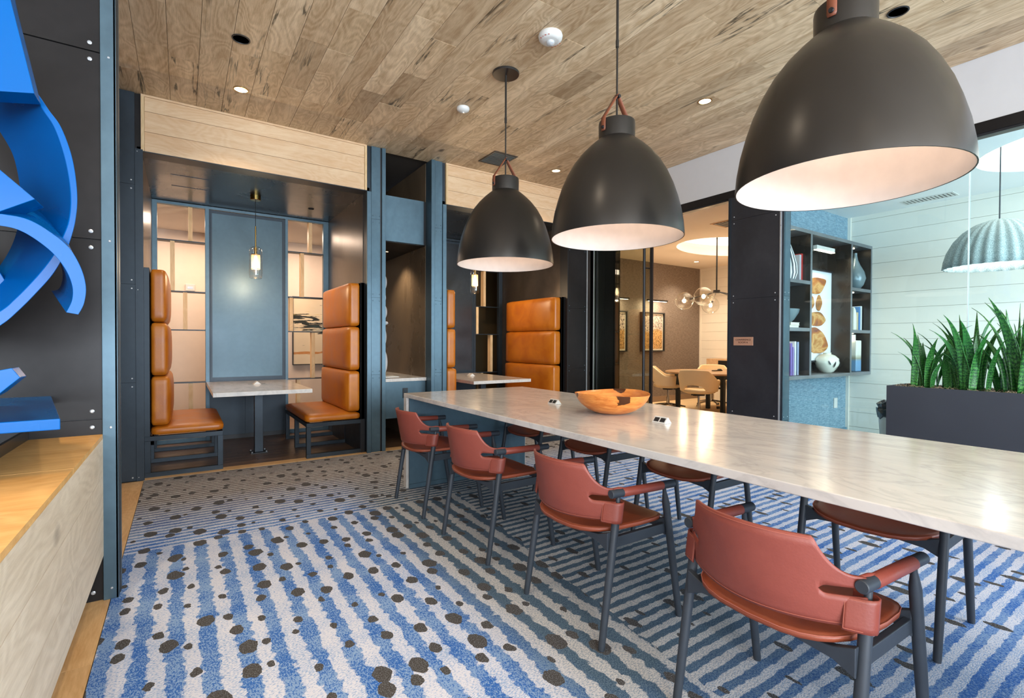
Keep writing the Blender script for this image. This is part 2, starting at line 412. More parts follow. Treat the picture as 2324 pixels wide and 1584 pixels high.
# ceiling with plank boards
ce=struct('ceiling',MB().box(-4,GX+.05,-4.5,9.2,3.26,3.36),plain('ceiling_backing',sr(60,50,40),.8))
W_=.187; cols=28
for c in range(cols):
    x0=GX-.003-(c+1)*W_; y=5.27
    y-=.2+random.random()*.9; first=5.27
    ys=[first]
    while ys[-1]>-1.6:
        ys.append(ys[-1]-(.45+random.random()*1.25 if len(ys)>1 else .3+random.random()*1.1))
    for a,b2 in zip(ys[:-1],ys[1:]):
        t=random.random()*.0015
        MB().box(x0+.0012,x0+W_-.0012,b2+.001,a-.001,3.24-t,3.26).build('plank',CEILW,ce)
MB().box(-4,-.46,-4.4,5.25,3.242,3.26).box(-.46,GX,-4.4,-1.7,3.242,3.26).build('ceiling_panel',CEILW,ce)

# white drywall above the glass line and steel header
wr=struct('wall_right',MB().box(GX,GX+.14,-4.5,5.2,2.77,3.26),WALLW)
MB().box(GX-.004,GX+.14,-2.6,5.2,2.69,2.77).build('header_channel',S_dark,wr)
MB().box(GX+.004,GX+.02,-2.6,5.2,2.672,2.69).build('glazing_track',BLACK,wr)
MB().box(GX,GX+.14,-4.5,-2.6,0,2.77).build('wall_return',WALLW,wr)
# wall behind the camera with three window openings, left wall with one
wb=MB(); ops=[(-3.0,-.8),(-.2,2.0),(2.4,4.6)]
xs=[-4]+[v for o in ops for v in o]+[GX+.14]
for a,b2 in zip(xs[::2],xs[1::2]): wb.box(a,b2,-4.5,-4.35,0,3.26)
for a,b2 in ops: wb.box(a,b2,-4.5,-4.35,0,.4).box(a,b2,-4.5,-4.35,2.85,3.26)
struct('wall_back',wb,WALLW)
for i,(a,b2) in enumerate(ops):
    w=MB().box(a,a+.05,-4.34,-4.28,.4,2.85).box(b2-.05,b2,-4.34,-4.28,.4,2.85).box(a,b2,-4.34,-4.28,.4,.45).box(a,b2,-4.34,-4.28,2.8,2.85).box((a+b2)/2-.02,(a+b2)/2+.02,-4.34,-4.28,.45,2.8)
    struct('window_%d'%(i+2),w,BLACK)
wl=MB().box(-4.15,-4,-4.5,-2.5,0,3.26).box(-4.15,-4,.1,9.2,0,3.26).box(-4.15,-4,-2.5,.1,0,.4).box(-4.15,-4,-2.5,.1,2.95,3.26)
struct('wall_left',wl,WALLW)
# -------- steel clad end wall beside the sculpture
YW=2.87
def rivets(pts,r,mat,parent,axis='y',name='bolt_heads'):
    mb=MB()
    for p in pts:
        p=Vector(p); d={'y':Vector((0,-1,0)),'x':Vector((-1,0,0))}[axis]
        mb.path([p-d*.001,p+d*.0015,p+d*.0032],[r,r,r*.55],10)
    o=mb.build(name,mat,parent); o['kind']='stuff'; return o
w=struct('wall_steel_end',MB().box(-4,-.25,YW+.012,YW+.13,0,3.26),S_dark)
for r_,(z0,z1) in enumerate(((0.0,.819),(.823,1.621),(1.625,2.454),(2.458,3.24))):
    xs=[-.302,-1.5,-2.7,-3.98] if r_ else [-.302,-.556,-1.75,-2.95,-3.98]
    for a,b2 in zip(xs[:-1],xs[1:]):
        MB().box(b2+.0015,a-.0015,YW,YW+.012,z0+.0012,z1-.0012).build('steel_panel',S_dark,w)
pts=[(-.338,YW,z+s) for z in (.821,1.623,2.456) for s in(-.036,.036)]+[(-.338,YW,.04)]
rivets(pts,.0085,SILVER,w)
c=thing('corner_column','dark blue steel angle post at the open end of the sculpture wall','column',(-.27,YW,0))
MB().box(-.302,-.247,YW-.012,YW+.004,0,3.24).build('front_plate',S_blue,c,bevel=.002)
MB().box(-.255,-.247,YW-.012,YW+.13,0,3.24).build('side_plate',S_blue,c)
MB().box(-.2468,-.2445,YW+.045,YW+.06,0,3.24).build('reveal_strip',BLACK,c)
rivets([(-.272,YW-.012,z) for z in(.05,.78,1.62,2.44)],.005,SILVER,c)

# -------- booth wall front: panels, columns, fascias (front plane y=5.17)
YF=5.17
def front_post(name,x0,x1,label,seams=(.825,1.645,2.475),left=True,rightL=True,cat='column',mat=S_blue):
    t=thing(name,label,cat,((x0+x1)/2,YF,0))
    wdt=x1-x0
    zs=[0]+list(seams)+[3.238]
    a=x0+(.045 if left else 0); b2=x1-(.045 if rightL else 0)
    for z0,z1 in zip(zs[:-1],zs[1:]):
        MB().box(a+.001,b2-.001,YF,YF+.02,z0+.001,z1-.001).build('cladding_plate',mat,t)
    MB().box(x0+.004,x1-.004,YF+.02,YF+.17,0,3.238).build('core',S_frame,t)
    pts=[(xx,YF,z+s) for z in seams for s in(-.035,.035) for xx in((a+.018,b2-.018) if wdt<.3 else (a+.03,b2-.03))]+[(xx,YF,.03) for xx in(a+.018,b2-.018)]
    rivets(pts,.0065,S_blue,t)
    return t
lp=thing('end_column','broad dark steel clad post at the left end of the first booth','column',(-.36,YF,0))
for z0,z1 in ((0,.825),(.825,1.645),(1.645,2.475),(2.475,3.238)):
    MB().box(-.60,-.327,YF,YF+.02,z0+.001,z1-.001).build('cladding_plate',S_frame,lp)  # bluish steel: the plates' blue reflection is put into their colour
MB().box(-.60,-.285,YF+.02,YF+.2,0,3.238).build('core',S_dark,lp)
MB().box(-.3255,-.272,YF-.012,YF+.02,0,2.772).build('corner_angle',S_frame,lp)
rivets([(-.352,YF,z+s) for z in(.825,1.645,2.475) for s in(-.035,.035)]+[(-.352,YF,.03)],.0065,SILVER,lp)
rivets([(-.31,YF-.012,z) for z in(.03,1.6,2.75)],.004,SILVER,lp,name='screw_heads')
c1=front_post('steel_post',1.615,1.81,'teal blue steel post between the first booth and the stone alcove')
MB().box(1.612,1.655,YF-.014,YF+.02,0,2.755).build('corner_angle',S_blue,c1,bevel=.0015)
MB().box(1.772,1.812,YF-.012,YF+.15,0,3.238).build('flange',S_blue,c1,bevel=.0015)
MB().box(1.755,1.768,YF-.002,YF+.02,0,3.238).build('shadow_gap',BLACK,c1)
c2=front_post('steel_post',2.345,2.527,'teal blue steel post between the alcove and the second booth')
MB().box(2.343,2.385,YF-.012,YF+.15,0,3.238).build('flange',S_blue,c2,bevel=.0015)
MB().box(2.485,2.530,YF-.014,YF+.02,0,2.755).build('corner_angle',S_blue,c2,bevel=.0015)
c3=front_post('steel_post',4.36,4.70,'wide charcoal steel post between the second booth and the glass door',left=False,rightL=False,mat=S_dark)
MB().box(4.345,4.36,YF-.012,YF+.15,0,3.238).build('flange',BLACK,c3)
MB().box(4.70,4.712,YF-.008,YF+.02,0,3.238).build('edge_strip',SILVER,c3)
MB().box(4.712,4.80,YF+.03,YF+.15,0,3.26).build('filler_plate',S_brown,c3)
# fascias
def fascia(x0,x1,label):
    t=thing('oak_fascia',label,'beam',((x0+x1)/2,YF,2.76))
    z0,z1=2.765,3.238
    MB().box(x0,x1,YF+.022,YF+.17,z0,z1).build('backing',OAK_X,t)
    zz=[z0,z0+.165,z0+.335,z1-.018]
    for a,b2 in zip(zz[:-1],zz[1:]):
        MB().box(x0+.026,x1-.026,YF+.004,YF+.022,a+.0015,b2-.0015).build('board',OAK_X,t)
    MB().box(x0,x1,YF-.002,YF+.022,z1-.018,z1).build('top_trim',OAK_X,t)
    for a in (x0,x1-.024): MB().box(a,a+.024,YF-.004,YF+.022,z0,z1-.018).build('side_trim',OAK_Z,t)
    MB().box(x0,x1,YF+.002,YF+.17,z0-.006,z0-.0005).build('bottom_edge',S_frame,t)
fascia(-.285,1.613,'pale oak board fascia above the first tan booth')
fascia(2.529,4.343,'pale oak board fascia above the second tan booth')
# -------- booths
YB=6.83
def booth(dx,idx):
    x0=-.283+dx; x1=1.615+dx
    o=struct('wall_booth_left_%d'%idx,MB().box(x0-.03,x0,YF+.02,YB+.02,0,2.79),S_brown)
    o=struct('wall_booth_right_%d'%idx,MB().box(x1,x1+.03,YF+.15,YB+.02,0,2.79),S_brown)
    cl=struct('ceiling_booth_%d'%idx,MB().box(x0-.03,x1+.03,YF+.02,YB+.02,2.762,2.80),S_soffit)
    if idx==1:
        for (a,b2,c_,d) in ((-.09,.22,5.72,5.95),(-.09,.22,6.12,6.32)):
            MB().box(a,b2,c_,d,2.7585,2.762).build('access_panel',S_soffit,cl,bevel=.001)
    # back screen
    t=thing('lattice_screen','steel lattice screen with oak posts at the back of the %s booth'%('first' if idx==1 else 'second'),'screen',(.665+dx,YB,0))
    fr=MB()
    for a,b2 in ((-.283,-.235),(.222,.262),(1.085,1.118),(1.548,1.615)): fr.box(a+dx,b2+dx,YB-.015,YB+.05,0,2.76)
    fr.box(-.2829+dx,1.6149+dx,YB-.017,YB+.052,2.725,2.7585).box(-.28+dx,.26+dx,YB-.01,YB+.04,.001,.05).box(1.09+dx,1.6+dx,YB-.01,YB+.04,.001,.05)
    fr.build('frame',S_blue if idx==1 else S_frame,t,bevel=.002)
    for z in (2.325,1.745,1.303,.694):
        for a,b2 in ((-.235,.222),(1.118,1.548)): MB().box(a+dx,b2+dx,YB-.005,YB+.115,z-.006,z+.006).build('shelf_bar',S_frame,t)
    posts=[(.057,.099,2.331,2.725),(-.116,-.071,1.751,2.319),(.004,.046,1.309,1.739),(-.172,-.129,.70,1.297),(.055,.098,.05,.688),
           (1.371,1.431,2.331,2.725),(1.271,1.337,1.751,2.319),(1.139,1.200,1.309,1.739),(1.404,1.471,.70,1.297),(1.224,1.282,.05,.688)]
    for a,b2,z0,z1 in posts: MB().box(a+dx,a+dx+.042,YB+.01,YB+.1,z0,z1).build('oak_post',OAK_Z,t)
    # central pane
    p=struct('window_pane_%d'%idx,MB().box(.262+dx,1.085+dx,YB-.005,YB+.03,.705,2.72),S_frame)
    ppm=PANE if idx==1 else PANE2
    MB().box(.292+dx,1.05+dx,YB-.011,YB-.005,.745,2.685).build('smoked_pane',ppm,p)
    f2=MB()
    for a,b2,z0,z1 in ((.275,1.07,2.685,2.70),(.275,1.07,.728,.745),(.275,.292,.728,2.70),(1.05,1.07,.728,2.70)): f2.box(a+dx,b2+dx,YB-.018,YB-.004,z0,z1)
    f2.build('pane_frame',S_frame,p)
    q=struct('wall_booth_base_%d'%idx,MB().box(.262+dx,1.085+dx,YB,YB+.03,0,.705),S_frame)
    for a,b2 in ((.262,.63),(.633,1.085)): MB().box(a+dx,b2+dx,YB-.012,YB,.05,.70).build('steel_panel',S_frame,q)
    MB().box(.262+dx,1.085+dx,YB-.016,YB,0,.05).build('kick_plate',BLACK,q)
PANE=steel('smoked_blue_pane',sr(66,86,96),.38,.45)
PANE2=steel('smoked_dark_pane',sr(64,70,76),.22,.6)
booth(0,1); booth(2.742,2)
# corridor beyond the screens
cw=struct('wall_corridor',MB().box(-1.2,2.15,8.55,8.67,0,3.0),CREAM)
struct('wall_corridor_end',MB().box(2.15,5.6,7.9,8.02,0,3.0).box(5.5,5.6,6.7,8.0,0,3.0).box(2.15,2.2,7.9,8.67,0,3.0),OLIVE)
struct('wall_corridor_side',MB().box(-1.3,-1.2,6.85,8.67,0,3.0),CREAM)
struct('ceiling_corridor',MB().box(-1.3,5.6,6.9,8.67,2.76,2.82),CEILP)
struct('trim_1',MB().box(2.3,4.3,7.84,7.9,1.12,1.16),OAK_X)
# -------- alcove
al=struct('wall_alcove',MB().box(1.79,2.36,6.86,6.9,0,3.26),ALC:=steel('alcove_gloss',sr(120,100,78),.3,.25))
MB().box(1.80,1.812,YF+.15,6.86,0,3.238).build('side_panel',ALC,al)
MB().box(2.338,2.345,YF+.15,6.86,0,3.238).build('side_panel',ALC,al)
sp=thing('alcove_bulkhead','blue steel bulkhead panel spanning the alcove between two posts','panel',(2.07,5.3,2.29))
MB().box(1.812,2.31,5.3,5.33,2.29,2.79).build('face_plate',S_blue,sp,bevel=.002)
MB().box(1.812,2.338,5.33,6.85,2.285,2.30).build('soffit_plate',S_dark,sp)
MB().box(2.31,2.338,5.31,5.34,2.29,2.79).build('edge_strip',BLACK,sp)
an=thing('alcove_counter','floating steel counter with white marble top inside the narrow alcove','counter',(2.07,5.9,.32))
MB().box(1.812,2.335,5.3,6.85,.322,.73).build('cabinet_body',S_blue,an,bevel=.002)
MB().box(1.812,2.34,5.285,6.85,.731,.767).build('marble_top',MARBLE,an,bevel=.002)
oc=thing('power_outlet','dark outlet plate on the front of the floating alcove counter','outlet',(2.09,5.3,.55))
MB().box(2.058,2.118,5.2925,5.299,.543,.655).build('cover_plate',BLACK,oc,bevel=.002)
MB().box(2.072,2.104,5.2905,5.2925,.558,.598).box(2.072,2.104,5.2905,5.2925,.604,.64).build('socket',S_frame,oc)

# -------- glass line to conference room and office
ga=struct('door_1',MB().box(GX+.075,GX+.16,4.77,5.17,0,2.67),S_dark)
MB().box(GX+.068,GX+.075,4.775,4.96,0,2.67).build('steel_panel',S_dark,ga)
MB().box(GX+.068,GX+.075,4.965,5.16,0,2.67).build('steel_panel',S_dark,ga)
sd=thing('sliding_glass_door','frameless smoked glass sliding door with a tall black pull handle','door',(GX,4.6,0))
MB().box(GX+.012,GX+.024,4.11,5.13,.03,2.66).build('glass_pane',GLASSD,sd)
MB().box(GX+.008,GX+.028,5.125,5.135,.03,2.66).build('edge_profile',SILVER,sd)
for dx_,nm in ((-.055,'pull_handle'),(.09,'pull_handle')):
    h=MB().path([(GX+dx_,4.03+.13,.28),(GX+dx_,4.16,2.36)],.017,14)
    h.build(nm,BLACK,sd,smooth=True)
MB().cyl((GX-.055,4.16,.42),(GX+.09,4.16,.42),.009,n=10).cyl((GX-.055,4.16,2.1),(GX+.09,4.16,2.1),.009,n=10).build('standoff',BLACK,sd)
MB().box(GX+.006,GX+.03,4.09,4.125,.0,2.66).build('door_edge_seal',BLACK,sd)
cs=thing('steel_pier','tall dark steel pier with bolted plates carrying the room sign','column',(GX,2.8,0))
for z0,z1 in ((0,.43),(.43,1.63),(1.63,2.45),(2.45,2.69)):
    MB().box(GX-.012,GX,2.53,3.035,z0+.001,z1-.001).build('cladding_plate',S_pier,cs)
for z0,z1 in ((0,.43),(.43,1.63),(1.63,2.45),(2.45,2.69)):
    MB().box(GX+.0,GX+.11,2.488,2.496,z0+.001,z1-.001).build('return_plate',S_blue,cs)
MB().box(GX,GX+.14,2.50,3.05,0,2.69).build('core',S_pier,cs)
MB().box(GX-.02,GX+.15,3.035,3.06,0,2.69).build('corner_angle',S_frame,cs)
MB().box(GX-.016,GX-.002,2.512,2.524,0,2.69).build('edge_strip',SILVER,cs)
rivets([(GX-.012,y,z+s) for y in(2.565,3.0) for z in(.43,1.63,2.45) for s in(-.035,.035)],.006,SILVER,cs,'x')
rivets([(GX+x_,2.488,z+s) for x_ in(.02,.09) for z in(.43,1.63) for s in(-.035,.035)],.005,SILVER,cs,'y')
sg=thing('room_sign','small brushed brass plate reading conference room a on the steel pier','sign',(GX-.012,2.885,1.195))
MB().box(GX-.018,GX-.012,2.78,2.99,1.152,1.238).build('plate',plain('sign_copper',sr(206,160,134),.35,.4,.04),sg,bevel=.0008)
INK=plain('sign_lettering',sr(60,38,30),.5)
for body,z in (('CONFERENCE',1.209),('ROOM A',1.182)):
    text('lettering',body,.026,INK,sg,(GX-.0185,2.885,z),(R(90),0,R(-90)))
g=struct('window_1',MB().box(GX+.001,GX+.025,-2.6,2.49,-.005,.02),S_frame)
MB().box(GX+.004,GX+.016,1.161,2.488,.02,2.675).build('glass_pane',GLASS,g)
MB().box(GX+.004,GX+.016,-2.6,1.154,.02,2.675).build('glass_pane',GLASS,g)
MB().box(GX+.003,GX+.017,1.154,1.161,.02,2.675).build('glass_joint',plain('silicone_joint',sr(225,238,240),.4),g)

# -------- conference room
struct('wall_conference_back',MB().box(GX+.16,9.4,6.6,6.7,0,3.0),GREYC)
struct('wall_conference_near',MB().box(GX+.14,9.4,2.89,3.05,0,3.0),CREAM)
struct('baseboard_back',MB().box(GX+.16,9.28,6.585,6.6,0,.11),plain('taupe_baseboard',sr(140,118,98),.5))
def shiplap(name,x,y0,y1,z0=.04,step=.1845,mat=SHIP):
    w=struct(name,MB().box(x,x+.1,y0,y1,0,3.0),plain('shiplap_backing',sr(170,160,145),.7))
    z=.13
    MB().box(x-.014,x,y0,y1,0,z-.004).build('board',mat,w)
    while z<2.77:
        z1=min(z+step,2.775)
        MB().box(x-.011,x,y0,y1,z,z1-.003).build('board',mat,w); z=z1
    return w
def seamrow(): pass
sa=shiplap('wall_conference_shiplap',9.28,3.05,6.6)
MB().box(9.255,9.28,6.565,6.6,0,2.775).build('corner_trim',SHIP,sa)
struct('wall_conference_side',MB().box(GX+.16,GX+.3,5.15,6.7,0,3.0),S_dark)
# ceiling with an oval cove
def oval_ceiling(name,x0,x1,y0,y1,cx,cy,a,b2,led,z=2.77,depth=.205,mat=CEILP,inner=1.12):
    n=48; mb=MB(); out=[];inn=[]
    for k in range(n):
        t=2*math.pi*k/n; c_,s_=math.cos(t),math.sin(t)
        inn.append(Vector((cx+a*c_,cy+b2*s_,z)))
        sx=((x1-cx) if c_>0 else (cx-x0))/max(abs(c_),1e-6); sy=((y1-cy) if s_>0 else (cy-y0))/max(abs(s_),1e-6)
        q=min(sx,sy); out.append(Vector((cx+q*c_,cy+q*s_,z)))
    for X in (x0,x1):
        for Y in (y0,y1):
            k=min(range(n),key=lambda i:(out[i]-Vector((X,Y,z))).length); out[k]=Vector((X,Y,z))
    vs=out+inn; fs=[(k,(k+1)%n,n+(k+1)%n,n+k) for k in range(n)]; mb.add(vs,fs)
    vs=inn+[v+Vector((0,0,.13)) for v in inn]; mb.add(vs,[(k,(k+1)%n,n+(k+1)%n,n+k) for k in range(n)])
    o=struct(name,mb,mat)
    mb2=MB(); up=[Vector((cx+(v.x-cx)*inner,cy+(v.y-cy)*inner,z+.13)) for v in inn]; top=[v+Vector((0,0,depth-.13)) for v in up]
    mb2.add([v+Vector((0,0,.13)) for v in inn]+up,[(k,(k+1)%n,n+(k+1)%n,n+k) for k in range(n)])
    mb2.add(up+top,[(k,(k+1)%n,n+(k+1)%n,n+k) for k in range(n)])
    mb2.build('cove_ring',mat,o)
    MB().add(top,[tuple(range(n))]).build('cove_glow',led,o)
    return o
ca=oval_ceiling('ceiling_conference',GX+.14,9.3,3.05,6.62,7.55,4.85,1.0,.68,LEDC)
cb=oval_ceiling('ceiling_office',GX+.14,7.09,-2.6,2.92,6.0,.35,.75,1.05,LEDN,mat=plain('office_ceiling_paint',sr(246,246,244),.7,0,.01))
# -------- glazed office
struct('wall_office_back',MB().box(GX+.14,7.2,2.87,2.888,0,3.0),BLUEC)
so=shiplap('wall_office_shiplap',7.07,-2.6,2.872)
MB().box(7.045,7.07,2.835,2.87,0,2.775).build('corner_trim',SHIP,so)
struct('wall_office_end',MB().box(GX,7.2,-2.75,-2.6,0,.35).box(GX,7.2,-2.75,-2.6,2.8,3.0).box(GX,5.0,-2.75,-2.6,.35,2.8).box(7.0,7.2,-2.75,-2.6,.35,2.8),WALLW)
struct('baseboard_office',MB().box(GX+.14,7.045,2.85,2.87,0,.11),BLUEB:=plain('blue_baseboard',sr(96,132,150),.5))
struct('ceiling_roof',MB().box(GX+.05,9.5,-2.8,7,3.0,3.08),BLACK)  # unseen slab added over both rooms to keep sky light out
# ================================================================ LONG TABLE
t=thing('communal_table','long white marble communal table with waterfall ends in the middle of the carpet','table',(2.07,1.3,0))
TZ=.76; TX0,TX1=1.485,2.655; TY1=3.80
MB().box(TX0,TX1,-1.1,TY1,TZ-.032,TZ).build('tabletop',MARBLE,t,bevel=.004,seg=3)
MB().box(TX0,TX1,TY1-.055,TY1,0,TZ-.0325).build('waterfall_end',MARBLE,t,bevel=.003)
MB().box(TX0,TX1,-1.1,-1.045,0,TZ-.0325).build('waterfall_end',MARBLE,t,bevel=.003)
MB().box(TX0+.02,TX1-.02,TY1-.075,TY1-.056,.035,TZ-.034).build('steel_end_panel',S_blue,t)
MB().box(TX0+.02,TX1-.02,TY1-.078,TY1-.0555,0,.034).build('steel_kick',S_blue,t)
MB().box(TX0+.25,TX1-.25,-1.0,TY1-.08,TZ-.062,TZ-.033).build('support_plate',BLACK,t)
def power_unit(x,y,label,z=TZ,k=.75):
    t=thing('power_unit',label,'power outlet',(x,y,z),'pop up power units on the marble tables')
    a=.042
    MB().prism([(x-.028,z+.0005),(x+.028,z+.0005),(x,z+.033)],'y',y-a,y+a).build('housing',WHITEP,t,bevel=.002)
    for s in (-1,1):
        cy=y+s*.019
        n=Vector((-.033,0,.028)).normalized(); u=Vector((.028,0,.033)).normalized(); q_=Vector((x-.014,cy,z+.0167))
        MB().bar(q_-u*.012+n*.0008,q_+u*.012+n*.0008,.029,.002,up=n).build('socket',BLACK,t)
    return t
power_unit(2.055,1.685,'white triangular power unit in front of the wooden bowl on the long table')
power_unit(2.081,2.60,'white triangular power unit behind the wooden bowl on the long table')
# bowl
def bowlmat():
    n=N('burl_wood'); p=n.obj(); w=n.noise(p,9,5,1.6); g=n.noise(n.map(p,(1,1,5)),14,4,1)
    c=n.mix(n.step(g,.3,.7),sr(190,104,40),sr(224,146,72)); 
    k=n.step(n.noise(n.map(p,(1,1,1.6),(3.1,0.4,0)),5.2,3,.5),.575,.59)
    k2=n.step(w,.60,.75,0,.5)
    c=n.mul(k2,c,(.62,.36,.2,1)); c=n.mul(k,c,(.09,.07,.06,1)); return n.set(c,.32)
b=thing('wooden_bowl','wide burl wood bowl with black voids sitting on the long marble table','bowl',(2.10,2.08,TZ))
prof=[(.001,.004),(.075,.004),(.082,.001),(.105,.008),(.145,.026),(.183,.055),(.207,.086),(.219,.112),(.221,.120),(.212,.119),(.197,.092),(.170,.062),(.13,.038),(.07,.026),(.001,.023)]
mb=MB().lathe([(r,z) for r,z in prof],(2.10,2.08,TZ),56,1.0,1.0)
for v in mb.v:
    d=v-Vector((2.10,2.08,TZ)); a=math.atan2(d.y,d.x); r=math.hypot(d.x,d.y)
    k=1+.025*math.sin(2*a+.6)+.018*math.sin(3*a)-.03*math.exp(-((a-1.0)/.35)**2)
    v.x=2.10+d.x*k; v.y=2.08+d.y*k; v.z+=max(0,(r-.12))*.05*math.sin(2*a+1.2)
mb.build('bowl_body',bowlmat(),b,smooth=True,ang=60)

# ================================================================ ARMCHAIRS
def make_armchair():
    t=thing('armchair','','chair',(0,0,0),'red leather armchairs around the long table')
    for s in (-1,1):
        p0=Vector((-.225,s*.252,0)); p1=Vector((-.140,s*.247,.536))
        d=(p1-p0)
        MB().path([p0,p0+d*.02,p0+d*.5,p1-d*.06,p1,p1+d*.03,p1+d*.075],[.012,.0135,.0155,.0155,.011,.009,.009],16).build('leg',BWOOD,t,smooth=True)
        p0=Vector((.225,s*.252,0)); p1=Vector((.133,s*.249,.534)); d=p1-p0
        MB().path([p0,p0+d*.02,p0+d*.5,p1-d*.06,p1,p1+d*.03,p1+d*.06],[.012,.0135,.0155,.0155,.011,.008,.008],16).build('leg',BWOOD,t,smooth=True)
        a=Vector((-.178,s*.249,.587)); c=Vector((.180,s*.252,.578)); d=c-a
        arm=MB().path([a,a+d*.006,a+d*.994,c],[.0145,.0165,.0165,.0145],18).build('armrest',BWOOD,t,smooth=True)
        MB().path([a+d*.17,a+d*.175,a+d*.80,a+d*.805],[.0168,.018,.018,.0168],18).build('leather_sleeve',RED,arm,smooth=True)
    # rails
    poly=[(-.242,.362),(-.242,.438),(-.19,.418),(-.1,.406),(.1,.406),(.19,.418),(.242,.438),(.242,.362),(.19,.385),(.1,.392),(-.1,.392),(-.19,.385)]
    for x in (-.176,.150): MB().prism(poly,'x',x-.011,x+.011).build('rail',BWOOD,t,bevel=.003)
    for s in (-1,1): MB().box(-.165,.15,s*.232-.010,s*.232+.010,.37,.412).build('rail',BWOOD,t,bevel=.003)
    # seat: dished shell
    n=28;m=12; g=[]
    def edge(a):
        c_,s_=math.cos(a),math.sin(a); e=.62
        x=abs(c_)**e*(1 if c_>0 else -1); y=abs(s_)**e*(1 if s_>0 else -1)
        X=.215*x if x>0 else .245*x; Y=.236*y*(1-.06*max(0,-x))
        return X,Y
    for i in range(m+1):
        r=i/m; row=[]
        for k in range(n+1):
            X,Y=edge(2*math.pi*k/n); x=X*r;y=Y*r
            z=.428+.020*(abs(y)/.238)**2+.004*max(0,-x/.2)**2-.012*max(0,x/.215)**3
            if r>.9: z-=.004*(r-.9)*10
            row.append(Vector((x,y,z)))
        g.append(row)
    MB().quadgrid(g).build('seat',REDD,t,smooth=True,solid=.014,soff=-1,weld=1e-4,ang=70)
    MB().path(g[-1][:-1],.0014,6,closed=True).build('seat_stitching',STITCH,t,smooth=True)
    # back shell with slots
    def sx(y,z): 
        k=min(1,abs(y)/.25); return -.150-.112*(1-k*k)-.20*(z-.49)*(1-k**3)
    def top(y):
        a=abs(y)
        if a<.168: return .702-.006*(a/.168)**2
        if a<.238:
            u=(a-.168)/.070; return .696-(.696-.606)*(u**.85*(1.9-.9*u))
        return .606-.004*(a-.238)/.012
    def bot(y): return .472+.010*(abs(y)/.25)**2 if abs(y)<.25 else .482
    def slot(y):
        a=abs(y)
        if a<=.172: return None
        h=.0115*min(1,math.sqrt(max(0,(a-.172)/.010))) if a<.182 else .0115
        return (.566-h,.566+h)
    mb=MB(); ys=[-.25+.5*i/100 for i in range(101)]
    def strip(lo,hi,nz,sel):
        cols=[]
        for y in sel:
            a,b2=lo(y),hi(y); cols.append([Vector((sx(y,a+(b2-a)*j/nz),y,a+(b2-a)*j/nz)) for j in range(nz+1)])
        mb.quadgrid(cols)
    inner=[y for y in ys if abs(y)<=.1701]
    strip(bot,lambda y:.566,5,inner); strip(lambda y:.566,top,5,inner)
    for s in (-1,1):
        sel=[y for y in ys if y*s>=.1699]
        if s<0: sel=sel[::-1]
        strip(bot,lambda y:(slot(y) or (.566,.566))[0],5,sel); strip(lambda y:(slot(y) or (.566,.566))[1],top,5,sel)
    mb.build('backrest',RED,t,smooth=True,solid=.009,soff=0,weld=2e-4,bevel=0,ang=70)
    off=.006
    st=[Vector((sx(y,top(y)-off)-.0052,y,top(y)-off)) for y in ys[2:-2]]
    MB().path(st,.0008,5).build('back_stitching',STITCH,t)
    st=[Vector((sx(y,bot(y)+off)-.0052,y,bot(y)+off)) for y in ys[2:-2]]
    MB().path(st,.0008,5).build('back_stitching',STITCH,t)
    for s in (-1,1):
        # strap loop round the rear leg
        P=lambda z:Vector((-.225,s*.252,0))+(Vector((-.140,s*.247,.536))-Vector((-.225,s*.252,0)))*(z/.536)
        g=[]
        for z in (.475,.488,.518,.544,.554):
            c=P(z); row=[]
            for a,b3 in ((-.044,-.034),(-.041,-.026),(-.034,-.012),(-.0245,.005),(-.016,.0165),(-.004,.0225),(.009,.0205),(.018,.011),(.0215,-.003),(.021,-.022),(.018,-.04)):
                row.append(c+Vector((a,s*b3,0)))
            g.append(row)
        MB().quadgrid(g).build('leg_strap',RED,t,smooth=True,solid=.004,soff=1)
        MB().path([P(.480)+Vector((-.0478,-s*.030,0)),P(.549)+Vector((-.0478,-s*.030,0))],.0008,5).path([P(.480)+Vector((-.0478,-s*.030,0)),P(.480)+Vector((-.0385,-s*.012,0)),P(.480)+Vector((-.029,s*.006,0))],.0008,5).path([P(.549)+Vector((-.0478,-s*.030,0)),P(.549)+Vector((-.0385,-s*.012,0)),P(.549)+Vector((-.029,s*.006,0))],.0008,5).build('strap_stitching',STITCH,t)
        # upper tongue wrapping over the arm
        MB().path([(-.165,s*.234,.599),(-.13,s*.243,.601),(-.09,s*.249,.595)],[.005,.007,.006],10).build('arm_tongue',RED,t,smooth=True)
    return t
ch=make_armchair()
spots=[(1.550,3.29,0,'red leather armchair at the far near-side end of the table beside the marble waterfall end'),
 (1.550,2.475,0,'second red leather armchair from the marble waterfall end, back to the open carpet'),
 (1.550,1.607,0,'third red leather armchair from the waterfall end, whole back and all four legs in view'),
 (1.535,.755,0,'nearest red leather armchair, largest in view at the bottom right'),
 (2.520,3.385,180,'red seated chair across the table beside the steel end panel, mostly hidden by the tabletop'),
 (2.520,2.62,180,'second chair from the steel end panel on the planter side of the table'),
 (2.520,1.845,180,'third chair from the steel end panel on the planter side, seen under the tabletop edge'),
 (2.525,.885,180,'nearest chair on the planter side of the table, dark red seat seen under the tabletop')]
for i,(x,y,a,lab) in enumerate(spots):
    o=ch if i==0 else dup(ch)
    o.location=(x,y,0); o.rotation_euler=(0,0,R(a+(0,1.5,-1,-1.5,1,-1,0,1.5)[i])); o['label']=lab

